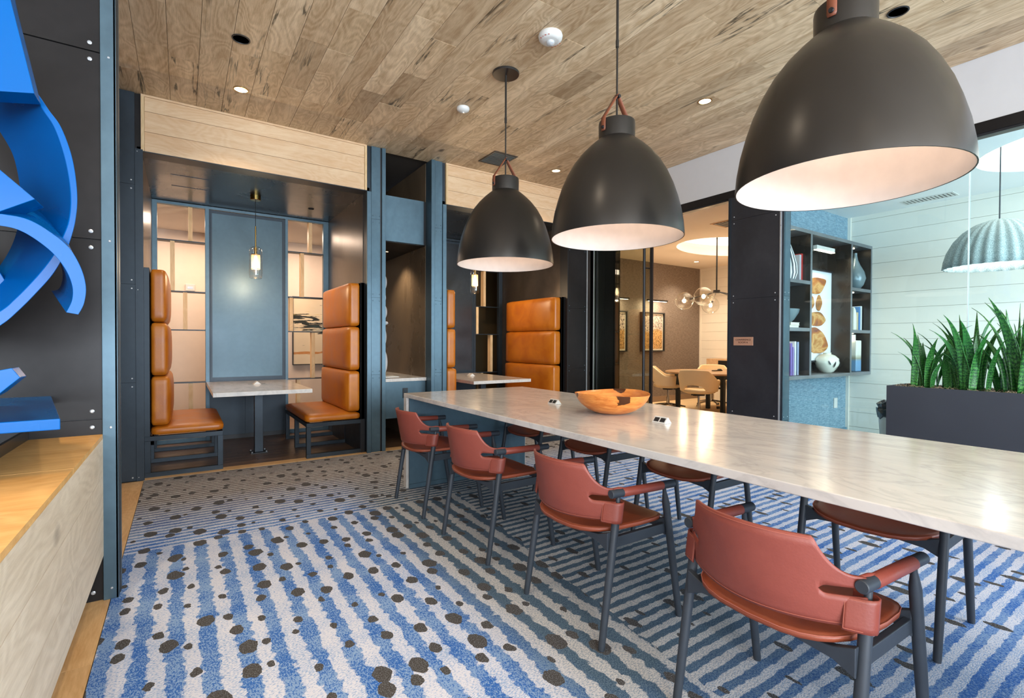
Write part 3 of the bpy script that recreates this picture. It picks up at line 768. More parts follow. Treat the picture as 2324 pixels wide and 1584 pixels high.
# ================================================================ DOME PENDANTS
def make_pendant():
    t=thing('dome_pendant','','pendant lamp',(0,0,0),'black dome pendants over the long table')
    out=[(.372,0),(.3715,.02),(.367,.07),(.354,.146),(.336,.215),(.313,.285),(.283,.353),(.247,.416),(.205,.470),(.160,.515),(.125,.545),(.104,.562)]
    shade=out+[(.098,.560)]
    inn=[(.366,.002)]+[(max(.06,r-.006),z-.004) for r,z in out[2:]]+[(.001,.556)]
    MB().lathe([(.368,.0)]+out+[(.09,.567)],n=64,cap=False).build('shade',LAMP,t,smooth=True,ang=60)
    MB().lathe([(.3675,.001)]+inn,n=64,cap=False).build('shade_lining',LAMPIN,t,smooth=True,ang=60)
    MB().lathe([(.096,.545),(.102,.552),(.103,.650),(.101,.662),(.094,.664),(.094,.640),(.03,.635),(.001,.635)],n=40).build('collar',LAMP,t,smooth=True,ang=30)
    st=MB()
    for s in (-1,1):
        w=.017
        g=[[Vector((s*.1065,y,.592)) for y in(-w*.8,0,w*.8)],[Vector((s*.1065,y,.602)) for y in(-w,0,w)],[Vector((s*.1065,y,.64)) for y in(-w,0,w)],[Vector((s*.104,y,.668)) for y in(-w,0,w)],[Vector((s*.055,y,.74)) for y in(-w*.95,0,w*.95)],[Vector((s*.010,y,.806)) for y in(-w*.9,0,w*.9)],[Vector((-s*.004,y,.822)) for y in(-w*.9,0,w*.9)]]
        MB().quadgrid(g).build('leather_strap',STRAP,t,smooth=True,solid=.004,soff=0)
        MB().cyl((s*.103,0,.612),(s*.1155,0,.612),.0105,.0085,14).build('strap_button',BLACK,t,smooth=True)
    MB().cyl((0,-.022,.808),(0,.022,.808),.0095,n=14).build('strap_pin',BLACK,t,smooth=True)
    MB().cyl((0,0,.60),(0,0,1.10),.0055,n=10).cyl((0,0,1.09),(0,0,1.13),.0095,n=12).cyl((0,0,1.12),(0,0,1.465),.0075,n=12).build('stem',LAMP,t,smooth=True)
    MB().lathe([(.001,1.452),(.10,1.455),(.103,1.459),(.103,1.471),(.001,1.472)],n=40).build('canopy',LAMP,t,smooth=True,ang=30)
    MB().ball((0,0,.40),.045,.045,.055).build('bulb',emit('pendant_bulb',(1,.82,.64,1),1.6),t,smooth=True)
    MB().cyl((0,0,.45),(0,0,.555),.022,n=14).build('lamp_holder',BLACK,t,smooth=True)
    return t
pd=make_pendant()
for i,(y,lab) in enumerate(((3.20,'farthest and smallest black dome pendant, nearest the booths, with its ceiling canopy in view'),
    (2.03,'middle black dome pendant hanging over the wooden bowl'),
    (.86,'nearest and largest black dome pendant at the upper right'))):
    o=pd if i==0 else dup(pd)
    o.location=(2.07,y,1.768); o['label']=lab
    point('pendant_bulb',(2.07,y,1.768+.30),1.7,(1.0,.82,.68),.03)

# ================================================================ CEILING FITTINGS
def downlight(x,y,z,label,lit=True,r=.05,group='recessed ceiling lights',power=30):
    t=thing('recessed_downlight',label,'ceiling light',(x,y,z),group)
    prof=[(r*1.14,.0),(r*1.14,-.004),(r,-.005),(r*.95,.0)]
    MB().lathe(prof,(x,y,z),28,cap=False).build('trim_ring',BLACK if not lit else BRASS,t,smooth=True,ang=30)
    MB().lathe([(r*.96,-.001),(.001,-.001)],(x,y,z),28).build('lens',(LEDW if lit else LAMP),t)
    if lit: spot('downlight',(x,y,z-.03),power,(1,.82,.6),120,.8,.04)
    return t
Z=3.238
downlight(.405,4.628,Z,'lit recessed downlight in the plank ceiling above the first booth')
downlight(3.714,2.613,Z,'lit recessed downlight in the plank ceiling right of the middle pendant')
downlight(3.736,4.659,Z,'lit recessed downlight in the plank ceiling behind the far pendant')
downlight(.339,3.858,Z,'dark round speaker cover in the ceiling at upper left',False)
downlight(3.708,1.245,Z,'dark round ceiling disc right of the nearest pendant neck',False)
for x,y in ((-.62,2.1),(-.62,.8)): spot('ledge_downlight',(x,y,3.2),62,(1,.72,.42),80,.7,.05)
for x,y in ((.4,1.6),(.4,-.8),(2.0,-1.6),(3.7,-.6),(-1.8,-.5)): spot('downlight_behind',(x,y,3.2),26,(1,.86,.68),120,.8,.05)
t=thing('fire_alarm','white round ceiling fire strobe with red lettering and clear lens','fire alarm',(2.06,2.636,Z))
MB().lathe([(.001,0),(.078,0),(.082,-.012),(.078,-.03),(.062,-.044),(.05,-.048),(.001,-.048)],(2.06,2.636,Z),40).build('housing',WHITEP,t,smooth=True,ang=50)
MB().lathe([(.028,-.046),(.026,-.062),(.016,-.070),(.001,-.072)],(2.06,2.636,Z),20).build('strobe_lens',plain('clear_lens',sr(205,210,212),.1,.3),t,smooth=True)
REDI=plain('red_ink',sr(196,60,48),.6)
import mathutils
for a in (-110,70,-20,160):
    pass
def arc_text(body,cx,cy,z,r,a0,size,mat,parent):
    st=.30
    for i,chh in enumerate(body):
        a=a0+ (i-(len(body)-1)/2)*st
        text('lettering',chh,size,mat,parent,(cx+r*math.cos(a),cy+r*math.sin(a),z),(0,0,0)).rotation_euler=mathutils.Euler((R(180),0,a+R(90)))
arc_text('FIRE',2.06,2.636,Z-.0395,.0685,R(18),.024,REDI,t)
arc_text('FIRE',2.06,2.636,Z-.0395,.0685,R(198),.024,REDI,t)
t=thing('smoke_detector','small white round smoke detector between the canopy and the ceiling lights','smoke detector',(2.061,3.879,Z))
MB().lathe([(.001,0),(.055,0),(.057,-.012),(.052,-.026),(.022,-.040),(.001,-.042)],(2.061,3.879,Z),32).build('housing',WHITEP,t,smooth=True,ang=50)
MB().lathe([(.012,-.040),(.010,-.046),(.001,-.047)],(2.061,3.879,Z),14).build('sensor_tip',SILVER,t,smooth=True)
def vent(x,y,z,wx,wy,n,label,mat,mat2,name='ceiling_vent'):
    t=thing(name,label,'vent',(x,y,z))
    MB().box(x-wx/2,x+wx/2,y-wy/2,y-wy/2+.02,z-.006,z).box(x-wx/2,x+wx/2,y+wy/2-.02,y+wy/2,z-.006,z).box(x-wx/2,x-wx/2+.02,y-wy/2,y+wy/2,z-.006,z).box(x+wx/2-.02,x+wx/2,y-wy/2,y+wy/2,z-.006,z).build('frame',mat,t)
    MB().box(x-wx/2+.02,x+wx/2-.02,y-wy/2+.02,y+wy/2-.02,z-.001,z).build('backing',BLACK,t)
    return t
v=vent(2.955,4.728,Z,.30,.36,0,'square dark metal air grille in the plank ceiling by the far pendant',BLACK,S_blue)
for k in range(9):
    y=4.728-.14+k*.035; MB().box(2.955-.13,2.955+.13,y-.010,y+.010,Z-.006,Z-.002).build('slat',S_blue,v)
v=vent(6.80,1.979,2.77,.20,.46,0,'white slotted air vent in the office ceiling behind glass',WHITEP,WHITEP)
for k in range(12):
    y=1.979-.19+k*.0345; MB().box(6.72,6.88,y-.009,y+.009,2.762,2.767).build('slat',WHITEP,v)
v=vent(6.05,3.86,2.77,.36,.36,0,'beige air vent in the conference room ceiling',plain('beige_vent',sr(214,170,124),.6),WHITEP)
for k in range(6):
    y=3.86-.13+k*.052; MB().box(5.9,6.2,y-.018,y+.018,2.762,2.767).build('slat',v.children[0].active_material,v)

# ================================================================ BOOTH SEATING
def booth_bench(dx,side,label):
    # side=-1: against the left booth wall, facing +x
    f=lambda x:(x if side<0 else 1.332-x)+dx
    y0,y1=5.235,6.46
    t=thing('booth_bench',label,'booth seat',((f(0)),5.85,0),'tall tan leather booth benches')
    fr=MB(); s=.042
    def bx(a,b2,c_,d,e,g_): fr.box(f(a),f(b2),c_,d,e,g_)
    for yy in (y0,(y0+y1)/2,y1-s):
        bx(-.275,.305,yy,yy+s,.312,.352); bx(-.275,.305,yy,yy+s,.0,.04)
        bx(-.275,-.233,yy,yy+s,.04,.312); bx(.263,.305,yy,yy+s,.04,.312)
    ym=(y0+y1)/2
    for c_,d in ((y0+s,ym),(ym+s,y1-s)): bx(-.275,-.233,c_,d,.312,.352); bx(.263,.305,c_,d,.312,.352)
    fr.build('frame',S_frame,t,bevel=.0015,seg=1)
    MB().box(f(-.278),f(-.236),y0-.004,y1,.352,1.80).build('side_upright',S_frame,t,bevel=.002)
    c=MB(); 
    def cush(name,xs,z0,z1,ya,yb,bev):
        c=MB().prism([(f(x),z) for x,z in xs],'y',ya,yb); return c.build(name,ORANGE,t,smooth=True,bevel=bev,seg=5)
    def puff(name,x0,x1,ya,yb,z0,z1,bul,axis):
        nu,nv=14,18; g=[]
        # closed rounded box: superellipsoid style
        mb=MB(); N1=40; 
        cx,cy,cz=(x0+x1)/2,(ya+yb)/2,(z0+z1)/2; hx,hy,hz=(x1-x0)/2,(yb-ya)/2,(z1-z0)/2
        bm=bmesh.new(); bmesh.ops.create_cube(bm,size=2); bmesh.ops.subdivide_edges(bm,edges=bm.edges,cuts=11,use_grid_fill=True)
        e=.035
        for v in bm.verts:
            p=Vector((v.co.x*hx,v.co.y*hy,v.co.z*hz))
            q=Vector((max(-hx+e,min(hx-e,p.x)),max(-hy+e,min(hy-e,p.y)),max(-hz+e,min(hz-e,p.z))))
            d=p-q
            if d.length>1e-6: p=q+d.normalized()*e
            u=1
            if axis=='x': u=(1-(p.y/hy)**4)*(1-(p.z/hz)**4); p.x+=(bul*u if (v.co.x*(1 if side<0 else -1))>0 else 0)*(1 if side<0 else -1)
            else: u=(1-(p.x/hx)**4)*(1-(p.y/hy)**4); p.z+=bul*u if v.co.z>0 else 0
            v.co=p+Vector((cx,cy,cz))
        mb.v=[v.co.copy() for v in bm.verts]; mb.f=[tuple(q.index for q in fc.verts) for fc in bm.faces]; bm.free()
        return mb.build(name,ORANGE,t,smooth=True,ang=80)
    def fx(a,b2): return (min(f(a),f(b2)),max(f(a),f(b2)))
    a,b2=fx(-.235,.315); puff('seat_cushion',a,b2,y0-.01,y1,.354,.432,.014,'z')
    for z0,z1,xx in ((.434,.868,-.098),(.870,1.336,-.112),(1.338,1.80,-.118)):
        a,b2=fx(-.235,xx); puff('back_cushion',a,b2,y0+.0,y1-.01,z0,z1,.022,'x')
    if side>0:
        MB().box(f(-.279),f(-.236),y0-.004,y1,.0,1.80).build('back_panel',BLACK,t)
    sm=MB()
    for z in (.652,1.10,1.57):
        pass
    return t
booth_bench(0,-1,'tall tan leather bench against the left wall of the first booth')
booth_bench(0,1,'tall tan leather bench on the right side of the first booth, beside the blue post')
booth_bench(2.812,-1,'left bench of the second booth, a sliver of tan leather beside the post')
booth_bench(2.734,1,'tall tan leather bench on the right side of the second booth by the charcoal post')
def booth_table(dx,label):
    t=thing('booth_table',label,'table',(.665+dx,6.03,0),'marble booth tables')
    MB().box(.228+dx,1.095+dx,5.29,6.80,.655,.695).build('tabletop',MARBLE,t,bevel=.003)
    MB().box(.625+dx,.705+dx,5.80,5.88,.008,.64).build('post',S_frame,t,bevel=.003)
    MB().box(.585+dx,.745+dx,5.76,5.92,.0,.008).build('foot_plate',BLACK,t)
    MB().box(.45+dx,.88+dx,5.5,6.3,.640,.655).build('support_plate',BLACK,t)
    mb=MB()
    for x in (.598,.732):
        for y in (5.775,5.905): mb.cyl((x+dx,y,.008),(x+dx,y,.02),.008,n=8)
    mb.build('anchor_bolts',SILVER,t)['kind']='stuff'
booth_table(0,'white marble table on one steel post inside the first booth')
booth_table(2.742,'white marble table inside the second booth behind the far pendant')
for dx,lab in ((0,'white pop up power unit on the first booth table'),(2.742,'white pop up power unit on the second booth table')):
    u=thing('power_unit',lab,'power outlet',(.69+dx,6.2,.695),'pop up power units on the marble tables')
    x,y,z=.69+dx,6.2,.695
    MB().prism([(x-.04,z),(x+.04,z),(x,z+.036)],'y',y-.05,y+.05).build('housing',WHITEP,u,bevel=.002)
    MB().box(x-.085,x+.085,y-.012,y+.012,z,z+.0015).build('cable_slot',BLACK,u)
def glass_pendant(dx,label):
    x,y=.666+dx,6.05
    t=thing('glass_pendant',label,'pendant lamp',(x,y,1.85),'glass cylinder pendants in the booths')
    MB().lathe([(.001,2.7625),(.052,2.7625),(.052,2.715),(.049,2.712),(.001,2.712)],(x,y,0),28).build('canopy',BRASS,t,smooth=True,ang=30)
    MB().cyl((x,y,2.43),(x,y,2.714),.003,n=8).build('cord',BLACK,t)
    MB().cyl((x,y,2.205),(x,y,2.43),.0075,n=12).build('brass_stem',BRASS,t,smooth=True)
    pr=[(.012,2.208),(.04,2.204),(.058,2.186),(.065,2.155),(.065,1.90),(.060,1.868),(.048,1.855),(.001,1.853)]
    MB().lathe(pr,(x,y,0),32).build('glass_cylinder',GLASSL,t,smooth=True,ang=60)
    ins=MB().lathe([(.044,2.125),(.044,1.965)],(x,y,0),24,cap=False).build('mesh_sleeve',MESH,t,smooth=True)
    MB().lathe([(.044,2.12),(.0455,2.12),(.0455,2.126),(.044,2.126)],(x,y,0),24,cap=False).lathe([(.044,1.963),(.0455,1.963),(.0455,1.968),(.044,1.968)],(x,y,0),24,cap=False).build('sleeve_ring',BRASS,t)
    MB().cyl((x,y,2.11),(x,y,2.20),.014,n=14).build('lamp_holder',BRASS,t,smooth=True)
    MB().lathe([(.001,1.995),(.012,1.998),(.019,2.02),(.019,2.05),(.011,2.09),(.010,2.11)],(x,y,0),16).build('bulb',BULB,t,smooth=True)
    point('booth_bulb',(x,y,1.90),16,(1,.72,.44),.008)
def meshmat():
    n=N('brass_mesh'); p=n.obj(); v=n.vor(p,330,.3); d=n.step(v.outputs['Distance'],.30,.36,.25,1)
    return n.set(sr(232,204,164),.4,.2,alpha=n.math('MULTIPLY',d,.5))
MESH=meshmat()
glass_pendant(0,'clear glass cylinder pendant lit over the first booth table')
glass_pendant(2.742,'clear glass cylinder pendant of the second booth below the far dome pendant')
for dx in (0,2.742):
    t=downlight(1.28+dx,6.25,2.761,'small recessed light in the %s booth ceiling'%('first' if dx==0 else 'second'),False,.03,'recessed booth lights')
    spot('booth_downlight',(1.2+dx,5.9,2.72),10,(1,.78,.52),120,.8,.03)
    spot('booth_downlight',(.1+dx,5.9,2.72),10,(1,.78,.52),120,.8,.03)
downlight(2.091,5.912,2.285,'small lit recessed light inside the dark stone alcove',True,.022,'recessed booth lights',30)
# white stacked pebble sculpture
t=thing('pebble_sculpture','white stacked pebble sculpture on the alcove counter, half hidden by the post','sculpture',(1.925,5.62,.767))
MB().box(1.82,2.10,5.52,5.74,.7675,.773).build('base_plate',WHITEP,t)
z=.773
for h_,w_ in ((.33,.070),(.27,.058),(.06,.077),(.20,.065),(.14,.052),(.22,.062)):
    MB().ball((1.925,5.62,z+h_/2),w_,w_*.8,h_/2,20,12).build('pebble',WALLW,t,smooth=True); z+=h_*.985
# corridor things seen through the first screen
t=thing('wall_thermostat','small white thermostat on the cream corridor wall behind the first booth','thermostat',(.09,8.54,1.95))
MB().box(.035,.15,8.525,8.549,1.90,2.0).build('housing',WHITEP,t,bevel=.006)
MB().box(.06,.125,8.522,8.525,1.93,1.965).build('display',SILVER,t)
t=thing('abstract_painting','framed abstract painting with black and teal strokes on the corridor wall','painting',(2.0,8.5,.82))
def paintmat():
    n=N('painted_canvas'); p=n.pos(); x,y,z=n.xyz(p)
    w=n.noise(n.map(p,(.5,1,3.2)),5,5,1.2,.6); w2=n.noise(n.map(p,(.35,1,5)),9,4,.8)
    c=n.mix(n.noise(p,3,2),sr(238,222,192),sr(226,204,168))
    band=n.math('MULTIPLY',n.step(n.math('ABSOLUTE',n.math('SUBTRACT',n.math('ADD',z,n.math('MULTIPLY',x,.18)),1.78)),.0,.24,1,0),1)
    k=n.step(n.math('ADD',w,n.math('MULTIPLY',band,.22)),.66,.69)
    c=n.mix(k,c,sr(40,44,40))
    teal=n.math('MULTIPLY',n.step(w2,.55,.6),n.step(n.math('ABSOLUTE',n.math('SUBTRACT',z,1.38)),.0,.08,1,0))
    c=n.mix(teal,c,sr(60,120,130))
    org=n.step(n.math('ABSOLUTE',n.math('SUBTRACT',n.math('ADD',z,n.math('MULTIPLY',w2,.1)),1.045)),.012,.02,1,0); c=n.mix(org,c,sr(206,140,80))
    yel=n.math('MULTIPLY',n.step(w2,.62,.66),n.step(n.math('ABSOLUTE',n.math('SUBTRACT',z,1.62)),.0,.12,1,0)); c=n.mix(yel,c,sr(214,186,60))
    return n.set(c,.7)
x0,x1,z0,z1=1.46,2.14,.80,1.90
MB().box(x0+.012,x1-.012,8.51,8.545,z0+.012,z1-.012).build('canvas',paintmat(),t)
MB().box(x0,x0+.012,8.5,8.545,z0,z1).box(x1-.012,x1,8.5,8.545,z0,z1).box(x0,x1,8.5,8.545,z0,z0+.012).box(x0,x1,8.5,8.545,z1-.012,z1).build('frame',BLACK,t)
# ================================================================ OAK LEDGE AND BLUE SCULPTURE
t=thing('oak_ledge','floating oak ledge with pale side boards running under the blue sculpture','ledge',(-.42,1.3,.205))
for i,(a,b2) in enumerate(((2.868,2.15),(2.147,1.2),(1.197,.1),(.097,-1.2))):
    MB().box(-.545,-.3005,b2,a,.733,.751).build('top_board',LEDGE,t)
for z0,z1 in ((.205,.386),(.3875,.568),(.5695,.7325)):
    MB().box(-.32,-.30,-1.2,2.868,z0,z1).build('side_board',LEDGES,t)
MB().box(-.544,-.321,-1.2,2.868,.215,.73).build('core',LEDGES,t)
t=thing('steel_trough','dark bronze steel trough behind the oak ledge','trough',(-1.2,1.3,.2))
MB().box(-.557,-.545,-1.2,2.865,.2,.794).build('front_plate',S_brown,t)
MB().box(-1.75,-1.74,-1.2,2.865,.2,.794).build('back_plate',S_brown,t)
MB().box(-1.74,-.557,-1.2,2.865,.2,.70).build('bed',S_brown,t)
t=thing('blue_sculpture','tall glossy blue ribbon sculpture of curved bands at the left edge','sculpture',(-.9,2.2,.70))
def ribbon(O,I,F,yn,yf,name='curved_band'):
    def sm(L):
        out=[]
        for i in range(len(L)-1):
            p0=L[max(i-1,0)];p1=L[i];p2=L[i+1];p3=L[min(i+2,len(L)-1)]
            for k in range(6):
                u=k/6; out.append(tuple(.5*((2*p1[j])+(-p0[j]+p2[j])*u+(2*p0[j]-5*p1[j]+4*p2[j]-p3[j])*u*u+(-p0[j]+3*p1[j]-3*p2[j]+p3[j])*u**3) for j in range(2)))
        out.append(L[-1]); return out
    O,I,F=sm(O),sm(I),sm(F); n=len(O); vs=[]
    for o,i_,f_ in zip(O,I,F):
        a=yat(*o,yn);b_=yat(*i_,yn);c_=yat(*f_,yf); vs+=[a,b_,c_,c_+(a-b_)]
    fs=[]
    for k in range(n-1):
        for j in range(4): fs.append((k*4+j,k*4+(j+1)%4,(k+1)*4+(j+1)%4,(k+1)*4+j))
    fs+=[(0,1,2,3),tuple(4*(n-1)+j for j in(3,2,1,0))]
    return MB().add(vs,fs).build(name,BLUEP,t,smooth=True,ang=35,bevel=.002)
def plate(poly,y0,dy,name='flat_band'):
    P=[yat(*p,y0) for p in poly]; n=len(P)
    return MB().add(P+[p+Vector((0,dy,0)) for p in P],[tuple(range(n)),tuple(range(2*n-1,n-1,-1))]+[(i,(i+1)%n,(i+1)%n+n,i+n) for i in range(n)]).build(name,BLUEP,t,bevel=.002)
plate([(-420,-200),(-20,-200),(24,0),(78,212),(-60,203),(-420,160)],2.02,.085)
ribbon([(30,160),(62,188),(88,215),(112,250),(140,290),(165,360),(176,440),(172,500),(158,552),(142,588),(118,626),(84,664),(43,705),(0,740),(-90,790),(-220,830)],
       [(18,160),(50,188),(76,214),(98,250),(125,292),(149,365),(160,440),(156,500),(140,542),(122,577),(98,610),(68,644),(34,678),(0,706),(-90,755),(-220,795)],
       [(-70,190),(-60,205),(-45,225),(-25,262),(0,300),(26,345),(39,390),(46,440),(46,485),(36,530),(24,562),(8,590),(-15,620),(-50,652),(-110,690),(-220,720)],2.12,2.42)
plate([(-420,250),(-100,305),(0,385),(80,452),(0,480),(-420,560)],1.98,.11)
ribbon([(-300,520),(-160,494),(-40,484),(20,488),(66,499),(110,524),(155,560),(183,606),(195,650),(191,688),(178,714)],
       [(-300,550),(-160,524),(-40,510),(5,513),(42,522),(80,543),(120,575),(149,612),(164,650),(163,682),(150,709)],
       [(-270,520),(-140,494),(-22,482),(25,486),(62,494),(96,520),(124,562),(138,602),(142,630),(134,655),(116,660)],1.98,2.30)
plate([(-300,470),(-60,560),(0,618),(37,677),(0,706),(-60,750),(-300,800)],2.30,.12)
plate([(-420,900),(-120,885),(0,840),(27,835),(46,857),(0,893),(-120,960),(-420,1000)],1.96,.07)
n1=yat(137,950,2.02); zt=n1.z
def zat(px,py,z):
    a=(px-W/2)/FPX; b_=(py-H/2)/FPX; d=right*a+down*b_+fwd; return Vector((0,0,HC))+d*((z-HC)/d.z)
f1=zat(113,891,zt); 
MB().prism([(-1.4,2.04),(n1.x-.25,2.015),(n1.x,n1.y),(f1.x,f1.y),(-1.4,f1.y-.1)],'z',zt-.034,zt).build('base_band',BLUEP,t,bevel=.003)
MB().box(-1.5,-1.15,2.0,2.5,.70,1.9).build('mounting_block',BLUEP,t,bevel=.01)

# ================================================================ PLANTER AND SNAKE PLANTS
t=thing('planter_box','long charcoal steel planter box standing before the office glass','planter',(4.48,.1,0))
PL=plain('planter_metal',sr(66,70,78),.42,.3,.05,3)
x0,x1,y0,y1,z1=4.30,4.66,-1.3,1.483,.868
MB().box(x0,x0+.012,y0,y1,0,z1).box(x1-.012,x1,y0,y1,0,z1).box(x0,x1,y1-.012,y1,0,z1).box(x0,x1,y0,y0+.012,0,z1).box(x0,x1,y0,y1,.0,.02).build('box_shell',PL,t)
MB().box(x0+.012,x1-.012,y0+.012,y1-.012,.70,.845).build('soil',plain('potting_soil',sr(70,54,42),.9,0,.2,40,bump=.4),t)
mo=MB(); rr=random.Random(5)
for k in range(520):
    cx=rr.uniform(x0+.02,x1-.02); cy=rr.uniform(-.2,y1-.02); L=rr.uniform(.02,.055); a=rr.uniform(0,6.28); bz=.85+rr.uniform(0,.012)
    pts=[]
    for j in range(5):
        a+=rr.uniform(-.9,.9); pts.append((cx,cy,bz+.018*math.sin(j/4*math.pi)*rr.uniform(.3,1.2))); cx=min(x1-.015,max(x0+.014,cx+math.cos(a)*L/3)); cy=min(y1-.015,cy+math.sin(a)*L/3)
    mo.path(pts,.0011,4,caps=False)
o=mo.build('dry_moss',plain('dry_moss',sr(156,140,118),.9,0,.3,60),t); o['kind']='stuff'
LEAF=plantmat()
def leaf_mesh(seed,Ht,wd,lean,twist):
    r_=random.Random(seed); n=12; g=[]
    px_=0;pz=0; bend=r_.uniform(-.25,.45)
    for i in range(n+1):
        u=i/n; w=wd*(.66+.8*u-.7*u*u) if u<.5 else wd*(.66+.4-.175)*max(0.0,(1-((u-.5)/.5)**1.35))
        w=max(w,.0008)
        th=lean*1.5*(u**1.3)+bend*1.5*u*u; px_+=math.sin(th)*Ht/n if i else 0; pz+=math.cos(th)*Ht/n if i else 0
        tw=twist*u; row=[]
        for s,dz in ((-1,0),(-.5,-.35),(0,-.45),(.5,-.35),(1,0)):
            yy_=s*w; xx_=dz*w*.8
            row.append(Vector((px_+xx_*math.cos(tw)-yy_*math.sin(tw),xx_*math.sin(tw)+yy_*math.cos(tw),pz)))
        g.append(row)
    return MB().quadgrid(g)
protos=[]
clumps=[(4.45,1.30,11,.44,'leftmost snake plant clump in the long planter'),(4.52,1.17,5,.36,'small snake plant clump behind and right of the leftmost clump'),
 (4.44,1.04,14,.50,'wide fanned snake plant clump in the middle of the planter'),(4.54,.93,6,.40,'snake plant clump just right of the wide fanned one'),
 (4.46,.80,13,.58,'tallest snake plant clump at the right edge of the photograph')]
lp_=[]
for k in range(8):
    o=leaf_mesh(k+20,1.0,.042,0.10+.06*k,(-1)**k*(.5+.25*k)).build('leaf',LEAF,None,smooth=True,solid=.003,soff=0); lp_.append(o.data); bpy.data.objects.remove(o)
rr=random.Random(11)
for ci,(cx,cy,nl,hh,lab) in enumerate(clumps):
    c=thing('snake_plant',lab,'plant',(cx,cy,.845),'snake plants in the planter')
    for k in range(int(nl*1.45)):
        me=lp_[rr.randrange(8)]; o=bpy.data.objects.new('leaf',me); COL.objects.link(o); o.parent=c
        a=rr.uniform(0,6.28); ra=rr.uniform(.01,.085); h_=hh*rr.uniform(.6,1.3)
        o.location=(math.cos(a)*ra*.8,math.sin(a)*ra,0); o.rotation_euler=(rr.uniform(-.08,.08),rr.uniform(-.05,.12),a+rr.uniform(-.9,.9))
        o.scale=(h_*.9,rr.uniform(.5,.82),h_)
        md=o.modifiers.new('s','SOLIDIFY'); md.thickness=.004; md.offset=0

# ================================================================ OFFICE: SHELF UNIT AND CONTENTS
def X(px): return yat(px,700,2.70).x
t=thing('shelf_unit','wall hung steel display shelf with seven open bays in the office','shelf',(6.0,2.75,.80))
SX0,SX1=4.935,7.058; F0,F1=2.60,2.868
va,vb=5.556,6.51
MB().box(SX0,SX1,F1-.012,F1,.80,2.37).build('back_panel',S_brown,t)
for nm,z0,z1 in (('bottom_shelf',.80,.836),('top_panel',2.335,2.372)): MB().box(SX0,SX1,F0,F1-.012,z0,z1).build(nm,SH:=(SH if 'SH' in globals() else steel('shelf_steel',sr(128,132,136),.4,.5)),t)
for x in (SX0,va-.02,vb-.02,SX1-.03): MB().box(x,x+.036,F0+.004,F1-.012,.836,2.335).build('divider',S_brown,t); MB().box(x,x+.036,F0,F0+.0035,.836,2.335).build('divider_edge',SH,t)
for a,b2 in ((SX0+.036,va-.02),(vb+.016,SX1-.03)):
    for z in (1.303,1.80): MB().box(a,b2,F0+.002,F1-.012,z,z+.036).build('shelf_board',SH,t)
for x in (5.25,6.78):
    for z in (2.333,1.798,1.301):
        MB().cyl((x,2.72,z),(x,2.72,z-.006),.035,n=16).build('puck_light',LEDW,t)
        spot('puck',(x,2.72,z-.012),1.6,(1,.8,.58),130,.8,.02)
t=thing('picture_light','slim white picture light mounted above the artwork in the shelf','picture light',(6.05,2.72,2.22))
MB().box(5.80,6.22,2.66,2.70,2.215,2.26).build('housing',WHITEP,t)
MB().box(5.81,6.21,2.655,2.698,2.208,2.2145).build('led_strip',LEDW,t)
MB().box(5.98,6.02,2.70,2.855,2.235,2.25).build('bracket',WHITEP,t)
area('picture_light_glow',(6.0,2.66,2.2),(R(-25),0,0),.4,.04,2.2,(1,.78,.52))
t=thing('stone_artwork','framed print of four stacked brown pebbles leaning in the middle bay','artwork',(6.05,2.82,.95))
MB().box(5.62,6.50,2.81,2.83,.98,2.02).build('paper',plain('art_paper',sr(228,232,236),.7,0,.02),t)
MB().box(5.60,5.62,2.79,2.85,.96,2.04).box(6.50,6.52,2.79,2.85,.96,2.04).box(5.60,6.52,2.79,2.85,.96,.98).box(5.60,6.52,2.79,2.85,2.02,2.04).build('frame',BLACK,t)
def agate():
    n=N('agate_print'); p=n.pos(); w=n.noise(n.map(p,(1,1,2.5)),2.6,3,.8)
    return n.set(n.ramp(w,[(.3,sr(122,70,62)),(.42,sr(176,108,50)),(.52,sr(206,160,100)),(.6,sr(170,110,52)),(.75,sr(112,78,52))]),.6)
AG=agate(); VX=yat(1877,830,2.725).x
for poly in ([(1838,632),(1852,629),(1874,634),(1875,641),(1863,666),(1850,668),(1838,664)],[(1857,669),(1861,670),(1867,687),(1860,707),(1853,703),(1851,688)],[(1838,671),(1845,672),(1849,690),(1844,700),(1838,702)],
    [(1838,709),(1862,707),(1874,724),(1873,730),(1862,741),(1838,739)],[(1838,744),(1852,742),(1870,757),(1880,784),(1876,793),(1866,801),(1838,802)]):
    pp=[yat(a,b_,2.806) for a,b_ in poly]
    q_=[(max(5.625,v.x),v.z) for v in pp]
    for _ in range(2): q_=[((1-w_)*q_[i][0]+w_*q_[(i+1)%len(q_)][0],(1-w_)*q_[i][1]+w_*q_[(i+1)%len(q_)][1]) for i in range(len(q_)) for w_ in (.2,.8)]
    MB().prism(q_,'y',2.804,2.809).build('pebble_print',AG,t)
t=thing('round_vase','round cream vase with dark brush leaves in the middle bay','vase',(6.13,2.70,.836))
VC=plain('vase_cream',sr(226,222,206),.25,0,.03)
MB().lathe([(.001,.0),(.055,.0),(.085,.02),(.13,.07),(.15,.12),(.138,.165),(.095,.20),(.055,.214),(.046,.218),(.05,.23),(.056,.233),(.046,.233),(.04,.21),(.001,.20)],(VX,2.725,.8365),36,1,.8).build('vase_body',VC,t,smooth=True,ang=60)
